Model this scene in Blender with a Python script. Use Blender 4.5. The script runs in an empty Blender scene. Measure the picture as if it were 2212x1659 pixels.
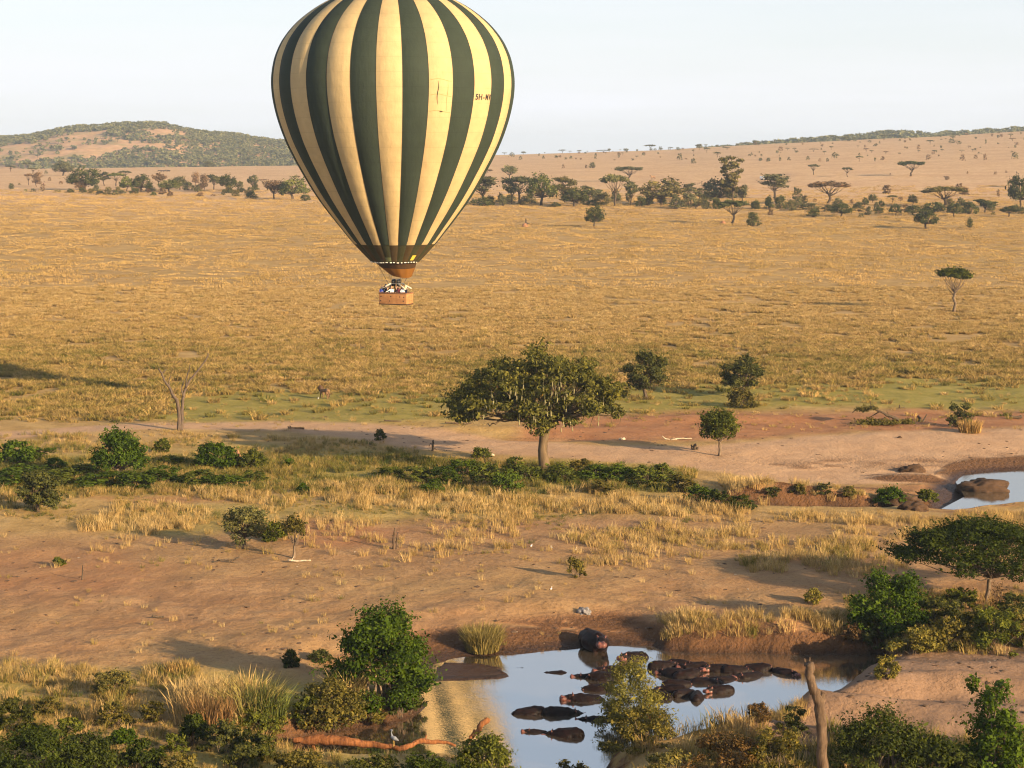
import bpy, bmesh, math
import numpy as np
from mathutils import Vector, Matrix

S = bpy.context.scene
COL = S.collection
rad = math.radians

# ---------------------------------------------------------------- camera
# image rows / columns below are written on a 2212 x 1659 grid of the photograph
F, HC, YH, CX = 4128.0, 30.0, 340.0, 1106.0
cd = bpy.data.cameras.new('camera'); cam = bpy.data.objects.new('camera', cd); COL.objects.link(cam)
cam.location = (0, 0, HC); cam.rotation_euler = (rad(90), 0, 0)
cd.sensor_width = 36.0; cd.lens = 36.0 * F / 2212.0
cd.shift_y = -(829.5 - YH) / 2212.0
cd.clip_start = 1.0; cd.clip_end = 30000.0
S.camera = cam
S.render.resolution_x = 1024; S.render.resolution_y = 768

# ---------------------------------------------------------------- sky, sun, exposure
SUN_AZ, SUN_EL = rad(51), rad(15.4)
sun_dir = Vector((math.cos(SUN_EL) * math.sin(SUN_AZ), -math.cos(SUN_EL) * math.cos(SUN_AZ), math.sin(SUN_EL)))
W = bpy.data.worlds.new('World'); S.world = W; W.use_nodes = True
wn = W.node_tree; wn.nodes.clear()
sky = wn.nodes.new('ShaderNodeTexSky'); sky.sky_type = 'NISHITA'; sky.sun_disc = False
sky.sun_elevation = SUN_EL; sky.sun_rotation = math.atan2(sun_dir.x, sun_dir.y)
sky.altitude = 1200; sky.air_density = 1.0; sky.dust_density = 3.5; sky.ozone_density = 1.0
tc = wn.nodes.new('ShaderNodeTexCoord')
mp = wn.nodes.new('ShaderNodeMapping'); mp.inputs['Scale'].default_value = (1.6, 1.6, 22.0)
nz = wn.nodes.new('ShaderNodeTexNoise'); nz.inputs['Scale'].default_value = 2.2; nz.inputs['Detail'].default_value = 6
rp = wn.nodes.new('ShaderNodeMapRange'); rp.inputs['From Min'].default_value = 0.35; rp.inputs['From Max'].default_value = 0.75
rp.inputs['To Min'].default_value = 0.8; rp.inputs['To Max'].default_value = 1.06
veil = wn.nodes.new('ShaderNodeMix'); veil.data_type = 'RGBA'
veil.inputs[7].default_value = (5.45, 5.5, 5.75, 1)         # thin high cloud veil
bg = wn.nodes.new('ShaderNodeBackground'); bg.inputs['Strength'].default_value = 0.082
wo = wn.nodes.new('ShaderNodeOutputWorld')
L = wn.links.new
L(tc.outputs['Generated'], mp.inputs['Vector']); L(mp.outputs['Vector'], nz.inputs['Vector'])
# the haze layer: its path through the air grows towards the horizon, the same all round
sep = wn.nodes.new('ShaderNodeSeparateXYZ'); L(tc.outputs['Generated'], sep.inputs[0])
def wm(op, a, b=0.0):
    q = wn.nodes.new('ShaderNodeMath'); q.operation = op
    for s_, v_ in ((0, a), (1, b)):
        if isinstance(v_, float): q.inputs[s_].default_value = v_
        else: L(v_, q.inputs[s_])
    return q.outputs[0]
path = wm('DIVIDE', -0.125, wm('MAXIMUM', sep.outputs['Z'], 0.03))
L(nz.outputs['Fac'], rp.inputs['Value'])
vf = wn.nodes.new('ShaderNodeClamp'); L(wm('MULTIPLY', wm('SUBTRACT', 1.0, wm('EXPONENT', path)), rp.outputs['Result']), vf.inputs[0]); L(vf.outputs[0], veil.inputs[0])
L(sky.outputs['Color'], veil.inputs[6]); L(veil.outputs[2], bg.inputs['Color']); L(bg.outputs['Background'], wo.inputs['Surface'])

sl = bpy.data.lights.new('sun', 'SUN'); sl.energy = 5.0; sl.angle = rad(0.6); sl.color = (1.0, 0.74, 0.44)
so = bpy.data.objects.new('sun', sl); COL.objects.link(so); so.location = (60, -60, 120)
so.rotation_euler = (-sun_dir).to_track_quat('-Z', 'Y').to_euler()

S.view_settings.view_transform = 'Standard'; S.view_settings.look = 'None'
S.view_settings.gamma = 1.0; S.view_settings.exposure = 1.18; S.view_settings.use_curve_mapping = False
S.render.engine = 'CYCLES'
S.cycles.use_denoising = True; S.cycles.pixel_filter_type = 'BLACKMAN_HARRIS'; S.cycles.filter_width = 1.15
S.cycles.max_bounces = 6; S.cycles.diffuse_bounces = 2; S.cycles.glossy_bounces = 2
S.cycles.transmission_bounces = 4; S.cycles.volume_bounces = 0; S.cycles.transparent_max_bounces = 4
S.cycles.caustics_reflective = False; S.cycles.caustics_refractive = False
S.cycles.use_adaptive_sampling = True; S.cycles.adaptive_threshold = 0.02

# ---------------------------------------------------------------- helpers
def srgb(r, g, b):
    f = lambda c: (c / 255 / 12.92) if c / 255 <= 0.04045 else ((c / 255 + 0.055) / 1.055) ** 2.4
    return (f(r), f(g), f(b))

def lat(ix, iy, s):
    h = (ix.astype(np.int64) * 374761393 + iy.astype(np.int64) * 668265263 + s * 974634777) & 0xffffffff
    h = ((h ^ (h >> 13)) * 1274126177) & 0xffffffff
    return ((h ^ (h >> 16)) & 0xffff) / 65535.0

def vnoise(x, y, s=0):
    x = np.asarray(x, float); y = np.asarray(y, float)
    ix = np.floor(x); iy = np.floor(y); fx = x - ix; fy = y - iy
    fx = fx * fx * (3 - 2 * fx); fy = fy * fy * (3 - 2 * fy)
    a = lat(ix, iy, s); b = lat(ix + 1, iy, s); c = lat(ix, iy + 1, s); d = lat(ix + 1, iy + 1, s)
    return (a * (1 - fx) + b * fx) * (1 - fy) + (c * (1 - fx) + d * fx) * fy

def fbm(x, y, s=0, o=4):
    t = 0; a = 0.5; n = 0
    for k in range(o):
        t = t + a * vnoise(x, y, s + k * 17); n += a
        x = x * 2.03 + 11.3; y = y * 2.03 - 7.7; a *= 0.5
    return t / n

def sst(a, b, x):
    t = np.clip((np.asarray(x, float) - a) / (b - a), 0, 1)
    return t * t * (3 - 2 * t)

def poly_sd(px, py, poly):
    """signed distance to a closed polygon, negative inside"""
    P = np.asarray(poly, float); Q = np.roll(P, -1, axis=0)
    best = np.full(px.shape, 1e18); ins = np.zeros(px.shape, bool)
    for (ax, ay), (bx, by) in zip(P, Q):
        ex, ey = bx - ax, by - ay
        wx, wy = px - ax, py - ay
        t = np.clip((wx * ex + wy * ey) / (ex * ex + ey * ey + 1e-12), 0, 1)
        best = np.minimum(best, (wx - ex * t) ** 2 + (wy - ey * t) ** 2)
        c = ((ay > py) != (by > py)) & (px < (bx - ax) * (py - ay) / (by - ay + 1e-12) + ax)
        ins ^= c
    return np.where(ins, -1, 1) * np.sqrt(best)

def unproj(px, py, z=0.0):
    d = F * (HC - z) / (np.asarray(py, float) - YH)
    return (np.asarray(px, float) - CX) / F * d, d

def wpoly(pts, z=0.0):
    p = np.array(pts, float); x, d = unproj(p[:, 0], p[:, 1], z)
    return np.stack([x, d], 1)

# ---------------------------------------------------------------- terrain
ZW = -1.3
POOL = wpoly([(925, 1432), (1000, 1420), (1100, 1413), (1200, 1404), (1290, 1398), (1395, 1396), (1430, 1407), (1560, 1410),
              (1700, 1410), (1800, 1411), (1900, 1413), (1905, 1440), (1880, 1470), (1838, 1482), (1800, 1508), (1790, 1540), (1700, 1545),
              (1660, 1590), (1560, 1605), (1440, 1625), (1330, 1650), (1305, 1700), (1310, 1800), (1120, 1800), (1100, 1690), (1040, 1668), (900, 1662),
              (700, 1650), (600, 1640), (590, 1612), (700, 1588), (800, 1568), (880, 1548), (925, 1530), (920, 1490), (905, 1455)], ZW)
RIVER = wpoly([(1496, 1096), (1580, 1101), (1660, 1102), (1830, 1101), (1960, 1100), (2012, 1098), (2030, 1075), (2050, 1048), (2082, 1026), (2150, 1018), (2212, 1014),
               (2330, 1008), (2600, 1000), (2600, 1082), (2330, 1088), (2212, 1090), (2110, 1100), (2040, 1112), (1900, 1116), (1700, 1118), (1560, 1116), (1480, 1110)], ZW)
SHOAL = wpoly([(935, 1440), (960, 1430), (1040, 1430), (1100, 1440), (1122, 1463), (1090, 1472), (1000, 1476), (925, 1474)], ZW)

DT = np.arange(0, 9000, 10.0)
def table(dn, zn, k=15):
    t = np.interp(DT, dn, zn); ker = np.hanning(k + 2)[1:-1]; ker /= ker.sum()
    p = np.pad(t, (k, k), 'edge'); return np.convolve(p, ker, 'same')[k:-k]
TL = table([0, 400, 500, 600, 700, 800, 1000, 1300, 1700, 1760, 2300, 3200, 9000], [0, 0, 2, 4.5, 7.5, 10.3, 13, 17, 23, 22, 8, 2, 0])
TC = table([0, 400, 500, 600, 700, 800, 1000, 1300, 1700, 2100, 2600, 3200, 9000], [0, 0, 2, 4.5, 7.5, 10.3, 11.5, 12, 12, 12, 8, 4, 0])
TR = table([0, 900, 1300, 1700, 2100, 2300, 2900, 9000], [0, 0, .36, .70, 1.0, .93, .3, 0], 21)
AU = ([-.6, -.3, -.12, -.005, .04, .083, .12, .18, .216, .268, .4, .7], [16, 18, 19, 21, 24, 27, 32, 38, 41, 47.5, 60, 70])
MOUNDS = []   # (x, d, rx, ry, h)

def base_z(x, d):
    d = np.maximum(d, 1.0); u = x / d
    w = sst(-.115, -.045, u)
    zl = np.interp(d, DT, TL) - 18 * np.clip(-.113 - u, 0, .3) * sst(900, 1700, d)
    zr = np.interp(d, DT, TC) + np.interp(u, *AU) * np.interp(d, DT, TR)
    return zl * (1 - w) + zr * w

def ground_z(x, d):
    x = np.asarray(x, float); d = np.asarray(d, float)
    z = base_z(x, d)
    near = 1 - sst(380, 600, d)
    z = z + near * ((fbm(x / 14, d / 14, 3, 3) - .5) * .55 + (fbm(x / 2.6, d / 2.6, 9, 2) - .5) * .13)
    z = z + (1 - sst(128, 150, d)) * (fbm(x / 1.3, d / 1.3, 15, 3) - .5) * .2
    z = z + (1 - near) * (fbm(x / 60, d / 60, 5, 3) - .5) * 1.2
    for mx, md, rx, ry, h in MOUNDS:
        q = ((x - mx) / rx) ** 2 + ((d - md) / ry) ** 2
        z = z + h * np.exp(-np.clip(q, 0, 30) ** 1.3)
    m = (d < 240) & (d > 70)
    if np.any(m):
        xx, dd, zz = x[m], d[m], z[m]
        wob = (fbm(xx / 3, dd / 3, 21, 3) - .5) * 1.6
        sd = poly_sd(xx, dd, POOL) + wob
        left = sst(14, 4, xx) * sst(108, 112, dd)          # gentle beach on the far left shore
        bw = 1.6 + 5.5 * left + 0.8 * fbm(xx / 5, dd / 5, 31, 2)
        t = np.clip(sd / bw, 0, 1); t = t ** (.55 + .35 * left)
        zz = np.where(sd > 0, (ZW + .02) * (1 - t) + zz * t, ZW - np.clip(-sd * .35, 0, .9))
        sd = poly_sd(xx, dd, RIVER) + wob * .6
        bw = .5 + 2.4 * sst(.15, .27, xx / dd) * sst(165, 180, dd) + .5 * fbm(xx / 3, dd / 3, 41, 2)
        t = np.clip(sd / bw, 0, 1) ** .6
        zz = np.where(sd > 0, (ZW + .02) * (1 - t) + zz * t, np.minimum(zz, ZW - np.clip(-sd * .35, 0, .9)))
        sh = sst(1.2, -.8, poly_sd(xx, dd, SHOAL) + wob * .7)
        zz = zz * (1 - sh) + np.maximum(zz, ZW + .05 + .05 * fbm(xx, dd, 77, 2)) * sh
        z = z.copy(); z[m] = zz
    return z

_DS = np.concatenate([np.linspace(60, 700, 3600), np.linspace(701, 2700, 2200)])
def G(px, py):
    """first ground point seen along the line of sight of image point (px, py)"""
    u = (px - CX) / F
    z = ground_z(u * _DS, _DS); row = YH + F * (HC - z) / _DS
    i = int(np.argmax(row <= py))
    if row[i] > py: i = int(np.argmin(row))
    return Vector((u * _DS[i], _DS[i], z[i]))

def GZ(x, d): return float(ground_z(np.array([x]), np.array([d]))[0])

# ---------------------------------------------------------------- object helpers
def tag(o, label=None, cat=None, group=None, kind=None):
    if label: o['label'] = label
    if cat: o['category'] = cat
    if group: o['group'] = group
    if kind: o['kind'] = kind
    return o

def link(name, data, parent=None, loc=None, color=None):
    o = bpy.data.objects.new(name, data); COL.objects.link(o)
    if parent is not None: o.parent = parent
    if loc is not None: o.location = loc
    if color is not None: o.color = (*color[:3], 1)
    return o

def empty(name, loc, rz=0):
    o = link(name, None, None, loc); o.rotation_euler = (0, 0, rz); o.empty_display_size = .3
    return o

def np_mesh(name, V, faces, mats=(), var=None, smooth=False):
    """faces: list of (array MxK, material index); var: per-face floats"""
    me = bpy.data.meshes.new(name)
    V = np.asarray(V, np.float32)
    faces = [(np.asarray(f, np.int32), m) for f, m in faces if len(f)]
    nl = sum(f.size for f, _ in faces); nf = sum(len(f) for f, _ in faces)
    me.vertices.add(len(V)); me.vertices.foreach_set('co', V.ravel())
    me.loops.add(nl); me.polygons.add(nf)
    me.loops.foreach_set('vertex_index', np.concatenate([f.ravel() for f, _ in faces]))
    tot = np.concatenate([np.full(len(f), f.shape[1], np.int32) for f, _ in faces])
    me.polygons.foreach_set('loop_start', np.concatenate([[0], np.cumsum(tot)[:-1]]).astype(np.int32))
    me.polygons.foreach_set('material_index', np.concatenate([np.full(len(f), m, np.int32) for f, m in faces]))
    if smooth: me.polygons.foreach_set('use_smooth', np.ones(nf, bool))
    for m in mats: me.materials.append(m)
    if var is not None:
        a = me.attributes.new('var', 'FLOAT', 'FACE'); a.data.foreach_set('value', np.asarray(var, np.float32))
    me.update(calc_edges=True)
    return me

class MB:
    """collects vertices and faces"""
    def __init__(s): s.v = []; s.f = {}; s.n = 0
    def add(s, V, faces, mat=0):
        V = np.asarray(V, float)
        s.v.append(V)
        for f in faces:
            f = np.asarray(f, int) + s.n
            s.f.setdefault((f.shape[1], mat), []).append(f)
        s.n += len(V); return s
    def tube(s, P, R, n=7, mat=0, cap=True, rough=0, rng=None):
        P = np.asarray(P, float); R = np.asarray(R, float) * np.ones(len(P))
        T = np.gradient(P, axis=0); T /= np.linalg.norm(T, axis=1)[:, None] + 1e-9
        ref = np.array([0.3, 0.9, 0.1]); 
        A = np.cross(T, ref); A /= np.linalg.norm(A, axis=1)[:, None] + 1e-9
        B = np.cross(T, A)
        th = np.arange(n) / n * 2 * np.pi
        rr = R[:, None] * np.ones((1, n))
        if rough and rng is not None: rr = rr * (1 + rough * rng.uniform(-1, 1, rr.shape))
        V = P[:, None] + rr[..., None] * (np.cos(th)[None, :, None] * A[:, None] + np.sin(th)[None, :, None] * B[:, None])
        k = len(P); i = np.arange(k - 1)[:, None] * n; j = np.arange(n)[None]
        q = np.stack([i + j, i + (j + 1) % n, i + n + (j + 1) % n, i + n + j], -1).reshape(-1, 4)
        V = V.reshape(-1, 3); fs = [q]
        if cap:
            V = np.concatenate([V, P[-1:], P[:1]]); c = k * n; e = (k - 1) * n; jj = np.arange(n)
            fs.append(np.stack([e + jj, e + (jj + 1) % n, np.full(n, c)], 1))
            fs.append(np.stack([(jj + 1) % n, jj, np.full(n, c + 1)], 1))
        return s.add(V, fs, mat)
    def box(s, lo, hi, mat=0):
        (a, b, c), (d, e, f) = lo, hi
        V = [(a, b, c), (d, b, c), (d, e, c), (a, e, c), (a, b, f), (d, b, f), (d, e, f), (a, e, f)]
        return s.add(V, [[(0, 3, 2, 1), (4, 5, 6, 7), (0, 1, 5, 4), (1, 2, 6, 5), (2, 3, 7, 6), (3, 0, 4, 7)]], mat)
    def leaves(s, P, N, size, aspect, rng, mat=0, droop=0):
        n = len(P)
        N = N / (np.linalg.norm(N, axis=1)[:, None] + 1e-9)
        r = rng.normal(size=(n, 3)); r[:, 2] -= droop
        A = r - N * (r * N).sum(1)[:, None]; A /= np.linalg.norm(A, axis=1)[:, None] + 1e-9
        B = np.cross(N, A)
        sz = size * np.exp(rng.normal(-.05, .36, n))[:, None]
        A = A * sz * .5; B = B * sz * .5 * aspect
        V = np.stack([P - A, P + B + A * .1, P + A, P - B + A * .1], 1).reshape(-1, 3)
        q = np.arange(n)[:, None] * 4 + np.arange(4)[None]
        return s.add(V, [q], mat)
    def mesh(s, name, mats, var=None, smooth=False):
        V = np.concatenate(s.v); fs = []
        for (k, m), l in s.f.items(): fs.append((np.concatenate(l), m))
        return np_mesh(name, V, fs, mats, var, smooth)

def bez(a, b, c, n=6):
    t = np.linspace(0, 1, n)[:, None]
    return (1 - t) ** 2 * np.asarray(a) + 2 * t * (1 - t) * np.asarray(b) + t * t * np.asarray(c)

# ---------------------------------------------------------------- materials
def mat(name):
    m = bpy.data.materials.new(name); m.use_nodes = True; nt = m.node_tree; nt.nodes.clear()
    return m, nt, nt.nodes.new('ShaderNodeOutputMaterial')
def nd(nt, t, **kw):
    n = nt.nodes.new(t)
    for k, v in kw.items(): setattr(n, k, v)
    return n
def ramp(nt, fac, stops):
    r = nt.nodes.new('ShaderNodeValToRGB'); e = r.color_ramp.elements
    while len(e) < len(stops): e.new(.5)
    for el, (p, c) in zip(e, stops): el.position = p; el.color = (*c[:3], 1) if len(c) >= 3 else (c[0],) * 3 + (1,)
    if fac is not None: nt.links.new(fac, r.inputs['Fac'])
    return r.outputs['Color']
def noise(nt, scale, detail=4, vec=None, rough=.55, dist=0):
    n = nt.nodes.new('ShaderNodeTexNoise'); n.inputs['Scale'].default_value = scale; n.inputs['Detail'].default_value = detail
    n.inputs['Roughness'].default_value = rough; n.inputs['Distortion'].default_value = dist
    if vec is not None: nt.links.new(vec, n.inputs['Vector'])
    return n.outputs['Fac']
def mixc(nt, f, a, b, mode='MIX'):
    n = nt.nodes.new('ShaderNodeMix'); n.data_type = 'RGBA'; n.blend_type = mode
    for s, v in ((0, f), (6, a), (7, b)):
        if isinstance(v, bpy.types.NodeSocket): nt.links.new(v, n.inputs[s])
        elif isinstance(v, (int, float)): n.inputs[s].default_value = v if s == 0 else (v, v, v, 1)
        else: n.inputs[s].default_value = (*v[:3], 1)
    return n.outputs[2]
def mth(nt, op, a, b=0.0, clamp=False):
    n = nt.nodes.new('ShaderNodeMath'); n.operation = op; n.use_clamp = clamp
    for s, v in ((0, a), (1, b)):
        if isinstance(v, bpy.types.NodeSocket): nt.links.new(v, n.inputs[s])
        else: n.inputs[s].default_value = v
    return n.outputs[0]
def bump(nt, h, strength, dist):
    b = nt.nodes.new('ShaderNodeBump'); b.inputs['Strength'].default_value = strength; b.inputs['Distance'].default_value = dist
    nt.links.new(h, b.inputs['Height']); return b.outputs['Normal']
def principled(nt, out, color, rough=.8, normal=None, spec=.3, **kw):
    p = nt.nodes.new('ShaderNodeBsdfPrincipled')
    if isinstance(color, bpy.types.NodeSocket): nt.links.new(color, p.inputs['Base Color'])
    else: p.inputs['Base Color'].default_value = (*color[:3], 1)
    p.inputs['Roughness'].default_value = rough; p.inputs['Specular IOR Level'].default_value = spec
    if normal is not None: nt.links.new(normal, p.inputs['Normal'])
    for k, v in kw.items(): p.inputs[k].default_value = v
    nt.links.new(p.outputs[0], out.inputs['Surface']); return p
def plain(name, color, rough=.7, nscale=None, amp=.35, metallic=0, bumpd=0, spec=.3):
    m, nt, out = mat(name)
    if nscale:
        n = noise(nt, nscale, 4, nd(nt, 'ShaderNodeTexCoord').outputs['Object'])
        c = ramp(nt, n, [(.3, [x * (1 - amp) for x in color]), (.7, [min(1, x * (1 + amp)) for x in color])])
        nrm = bump(nt, n, .6, bumpd) if bumpd else None
    else: c, nrm = color, None
    p = principled(nt, out, c, rough, nrm, spec); p.inputs['Metallic'].default_value = metallic
    return m

def leaf_mat(name, lo=.55, hi=1.5, warm=(1.25, 1.1, .8), transl=.3, dry=True):
    """object colour times a per-leaf variation"""
    m, nt, out = mat(name)
    at = nd(nt, 'ShaderNodeAttribute', attribute_name='var')
    oi = nd(nt, 'ShaderNodeObjectInfo')
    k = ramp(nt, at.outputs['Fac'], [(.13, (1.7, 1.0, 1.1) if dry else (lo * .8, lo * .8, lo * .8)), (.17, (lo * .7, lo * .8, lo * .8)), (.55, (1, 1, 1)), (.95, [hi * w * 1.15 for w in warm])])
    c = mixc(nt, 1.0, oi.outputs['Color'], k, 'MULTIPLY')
    hv = mth(nt, 'ADD', mth(nt, 'MULTIPLY', oi.outputs['Random'], .3), .85)
    c = mixc(nt, 1.0, c, hv, 'MULTIPLY')
    d = nd(nt, 'ShaderNodeBsdfDiffuse'); t = nd(nt, 'ShaderNodeBsdfTranslucent'); mx = nd(nt, 'ShaderNodeMixShader')
    mx.inputs[0].default_value = transl
    for s in (d, t): nt.links.new(c, s.inputs['Color'])
    nt.links.new(d.outputs[0], mx.inputs[1]); nt.links.new(t.outputs[0], mx.inputs[2]); nt.links.new(mx.outputs[0], out.inputs['Surface'])
    return m

M_LEAF = leaf_mat('foliage')
M_STRAW_ = leaf_mat('grass_stalks', .6, 1.3, (1.1, 1.05, .95), .25, False)

def bark_mat(name, dark, light, sc=3.0):
    m, nt, out = mat(name)
    co = nd(nt, 'ShaderNodeTexCoord').outputs['Object']
    mpg = nd(nt, 'ShaderNodeMapping'); mpg.inputs['Scale'].default_value = (sc * 2, sc * 2, sc * .35); nt.links.new(co, mpg.inputs['Vector'])
    n = noise(nt, 1.6, 6, mpg.outputs[0], .65)
    n2 = noise(nt, sc * .5, 3, co)
    c = ramp(nt, n, [(.32, dark), (.62, light)])
    c = mixc(nt, mth(nt, 'MULTIPLY', n2, .5), c, dark)
    principled(nt, out, c, .9, bump(nt, n, .8, .05), .15); return m
M_BARK = bark_mat('bark', (.075, .052, .035), (.27, .2, .135))
M_BARKD = bark_mat('dark_bark', (.035, .026, .018), (.14, .1, .065))
M_DEAD = bark_mat('weathered_dead_wood', (.045, .028, .018), (.175, .118, .074), 2.2)
M_RED = bark_mat('reddish_dead_wood', (.09, .032, .012), (.34, .14, .052), 2.6)
M_BONE = bark_mat('bleached_wood', (.28, .22, .15), (.6, .51, .38), 3.0)
# ---------------------------------------------------------------- ground sheet
for px, py, rx, ry, h in [(2060, 1452, 9, 2.2, .55), (1985, 1482, 4.5, 1.3, .75), (1880, 1500, 3.2, 1.1, .75), (2160, 1490, 5, 1.2, .5),
                          (1980, 1548, 7.5, 1.7, .85), (1810, 1545, 2.6, 1.0, .55), (2150, 1575, 5, 1.3, .5), (1735, 1535, 1.3, .8, .6),
                          (1660, 1590, 3.2, 1.0, .7), (1590, 1600, 1.6, .8, .5), (1190, 945, 8, 2.0, -.35), (1100, 928, 9, 2.0, .5), (1560, 905, 14, 3, .35),
                          (1960, 1012, 3.5, 1.5, .55), (1800, 1050, 6, 2.5, .3), (1985, 1072, 2.2, 1.5, .6), (1925, 1078, 2.5, 1.5, .5),
                          (1130, 1350, 10, 2.0, .35), (650, 1385, 6, 2.0, .3), (1330, 1345, 2.2, 5.0, -.45), (1560, 1350, 8, 2.5, .45), (1755, 1360, 5, 2.0, .4),
                          (2160, 1018, 26, 13, -1.0), (2260, 1085, 14, 5, -.55), (1700, 1070, 6, 1.6, .7), (1790, 1066, 5, 1.4, .6), (1640, 1068, 3, 1.4, .5), (250, 1500, 3, 1.5, .4), (430, 1540, 3, 1.5, .4), (700, 1540, 4, 2, .5)]:
    x, d = unproj(px, py); MOUNDS.append((float(x), float(d), rx, ry, h))

dr = np.concatenate([np.geomspace(6, 80, 24)[:-1], np.linspace(80, 136, 190)[:-1], np.linspace(136, 260, 250)[:-1], np.linspace(260, 520, 130)[:-1],
                     np.linspace(520, 1000, 90)[:-1], np.linspace(1000, 2700, 110)[:-1], np.geomspace(2700, 9000, 24)])
uc = np.concatenate([np.linspace(-1.0, -.34, 24)[:-1], np.linspace(-.34, .34, 400), np.linspace(.34, 1.0, 24)[1:]])
DD, UU = np.meshgrid(dr, uc, indexing='ij'); XX = UU * DD
ZZ = ground_z(XX.ravel(), DD.ravel()).reshape(XX.shape)
nr, nc = XX.shape
V = np.stack([XX, DD, ZZ], -1).reshape(-1, 3)
i = np.arange(nr - 1)[:, None] * nc; j = np.arange(nc - 1)[None]
quads = np.stack([i + j, i + j + 1, i + nc + j + 1, i + nc + j], -1).reshape(-1, 4)

# what grows or lies where: masks over the ground plan
PX = (CX + F * UU).ravel(); PY = (YH + F * (HC - base_z(XX, DD)) / DD).ravel(); XF, DF, ZF = XX.ravel(), DD.ravel(), ZZ.ravel()
wobx = (fbm(XF / 6, DF / 6, 51, 3) - .5); 
def pmask(poly, soft, wob=1.0):
    """1 inside, soft edge (in grid pixels), with an uneven outline"""
    P = np.array(poly, float); out = np.zeros(PX.shape)
    m = (PX > P[:, 0].min() - soft * 3) & (PX < P[:, 0].max() + soft * 3) & (PY > P[:, 1].min() - soft) & (PY < P[:, 1].max() + soft)
    if m.any():
        k = 4.0  # rows are strongly foreshortened: widen the edge sideways
        sd = poly_sd(PX[m] / k, PY[m], P / np.array([k, 1])) + wobx[m] * soft * 2.2 * wob
        out[m] = sst(soft, -soft, sd)
    return out
def soft_max(*a):
    r = a[0]
    for b in a[1:]: r = np.maximum(r, b)
    return r
lawn = soft_max(pmask([(330, 880), (430, 830), (600, 838), (950, 822), (1010, 905), (900, 915), (480, 914), (340, 908)], 14),
                pmask([(1180, 842), (1700, 815), (3200, 800), (3200, 893), (2000, 882), (1750, 878), (1600, 890), (1300, 894), (1150, 885)], 10),
                .75 * pmask([(-900, 990), (300, 985), (560, 960), (900, 985), (1450, 1000), (1500, 1060), (1100, 1060), (700, 1050), (400, 1070), (-900, 1075)], 14),
                .3 * pmask([(1480, 1062), (1820, 1050), (2000, 1060), (1900, 1075), (1600, 1072)], 7),
                .7 * pmask([(-900, 1440), (500, 1445), (700, 1480), (760, 1560), (640, 1600), (900, 1640), (1100, 1800), (-900, 1800)], 20),
                .5 * pmask([(300, 1095), (1100, 1085), (1300, 1130), (900, 1200), (600, 1180), (420, 1230), (200, 1170)], 14),
                .6 * pmask([(1850, 1250), (2400, 1240), (2400, 1420), (1950, 1400), (1820, 1330)], 16))
redsoil = soft_max(pmask([(1120, 918), (1330, 893), (1450, 890), (2000, 888), (2700, 890), (2700, 918), (1900, 934), (1600, 950), (1350, 955), (1130, 945)], 9),
                   .8 * pmask([(1600, 1030), (1850, 1035), (2050, 1020), (2030, 1060), (1850, 1060), (1640, 1048)], 8),
                   .5 * pmask([(-900, 1180), (200, 1190), (420, 1225), (300, 1280), (-900, 1290)], 14),
                   .7 * pmask([(620, 1120), (760, 1122), (900, 1150), (760, 1185), (640, 1175)], 9), .6 * pmask([(180, 1076), (420, 1072), (520, 1084), (300, 1090)], 5))
track = soft_max(pmask([(-900, 955), (0, 932), (350, 913), (600, 908), (900, 922), (1100, 948), (1300, 960), (1500, 964), (1750, 942), (2212, 926), (3200, 915), (3200, 1010),
                        (2212, 1008), (2030, 1018), (1750, 1034), (1600, 1016), (1450, 1000), (1200, 988), (900, 968), (700, 940), (600, 928), (350, 927), (0, 944), (-900, 975)], 4, .35), pmask([(-900, 950), (0, 931), (350, 912), (600, 909), (620, 922), (350, 928), (0, 946), (-900, 978)], 3, .2),
                 .85 * pmask([(1800, 1420), (2000, 1408), (2700, 1405), (2700, 1560), (2060, 1560), (2050, 1625), (1790, 1580), (1690, 1560), (1680, 1525), (1790, 1500)], 8),
                 .85 * pmask([(1560, 1605), (1640, 1560), (1740, 1560), (1790, 1600), (1700, 1625), (1560, 1640)], 8))
soil = soft_max(pmask([(-900, 1140), (150, 1150), (450, 1165), (700, 1125), (1200, 1112), (2212, 1108), (3200, 1108), (3200, 1420), (1900, 1412), (900, 1450), (650, 1470), (400, 1430), (-900, 1440)], 16),
                .6 * pmask([(100, 1430), (430, 1440), (520, 1520), (420, 1640), (200, 1640), (60, 1500)], 22))
slope = np.abs(ground_z(XF, DF + .35) - ground_z(XF, DF - .35)) / .7
bank = ((DF > 75) & (DF < 240)) * np.maximum(sst(-.2, -.6, ZF) * sst(.02, .12, slope), sst(.3, .7, slope)); bank = bank * np.where((PX > 1540) & (PY > 1415), .25, 1.0); redsoil = np.maximum(redsoil * (1 - .4 * bank), .95 * bank); lawn = lawn * (1 - bank)
track = track * (1 - .4 * ((PX > 1540) & (PY > 1400)))
soil = np.maximum(soil, pmask([(1780, 1410), (3200, 1400), (3200, 1680), (1900, 1640), (1540, 1640), (1560, 1560), (1780, 1500)], 10))
wet = sst(ZW + .42, ZW + .12, ZF) * ((DF > 75) & (DF < 240))
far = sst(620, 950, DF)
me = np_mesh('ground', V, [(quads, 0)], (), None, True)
def cattr(me, name, *ch):
    a = me.attributes.new(name, 'FLOAT_COLOR', 'POINT')
    c = np.ones((len(ch[0]), 4), np.float32)
    for k, q in enumerate(ch): c[:, k] = q
    a.data.foreach_set('color', c.ravel())
silt = pmask([(1790, 1412), (2000, 1404), (3200, 1400), (3200, 1680), (1900, 1650), (1560, 1640), (1560, 1580), (1690, 1520), (1790, 1495)], 9, .6)
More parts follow.
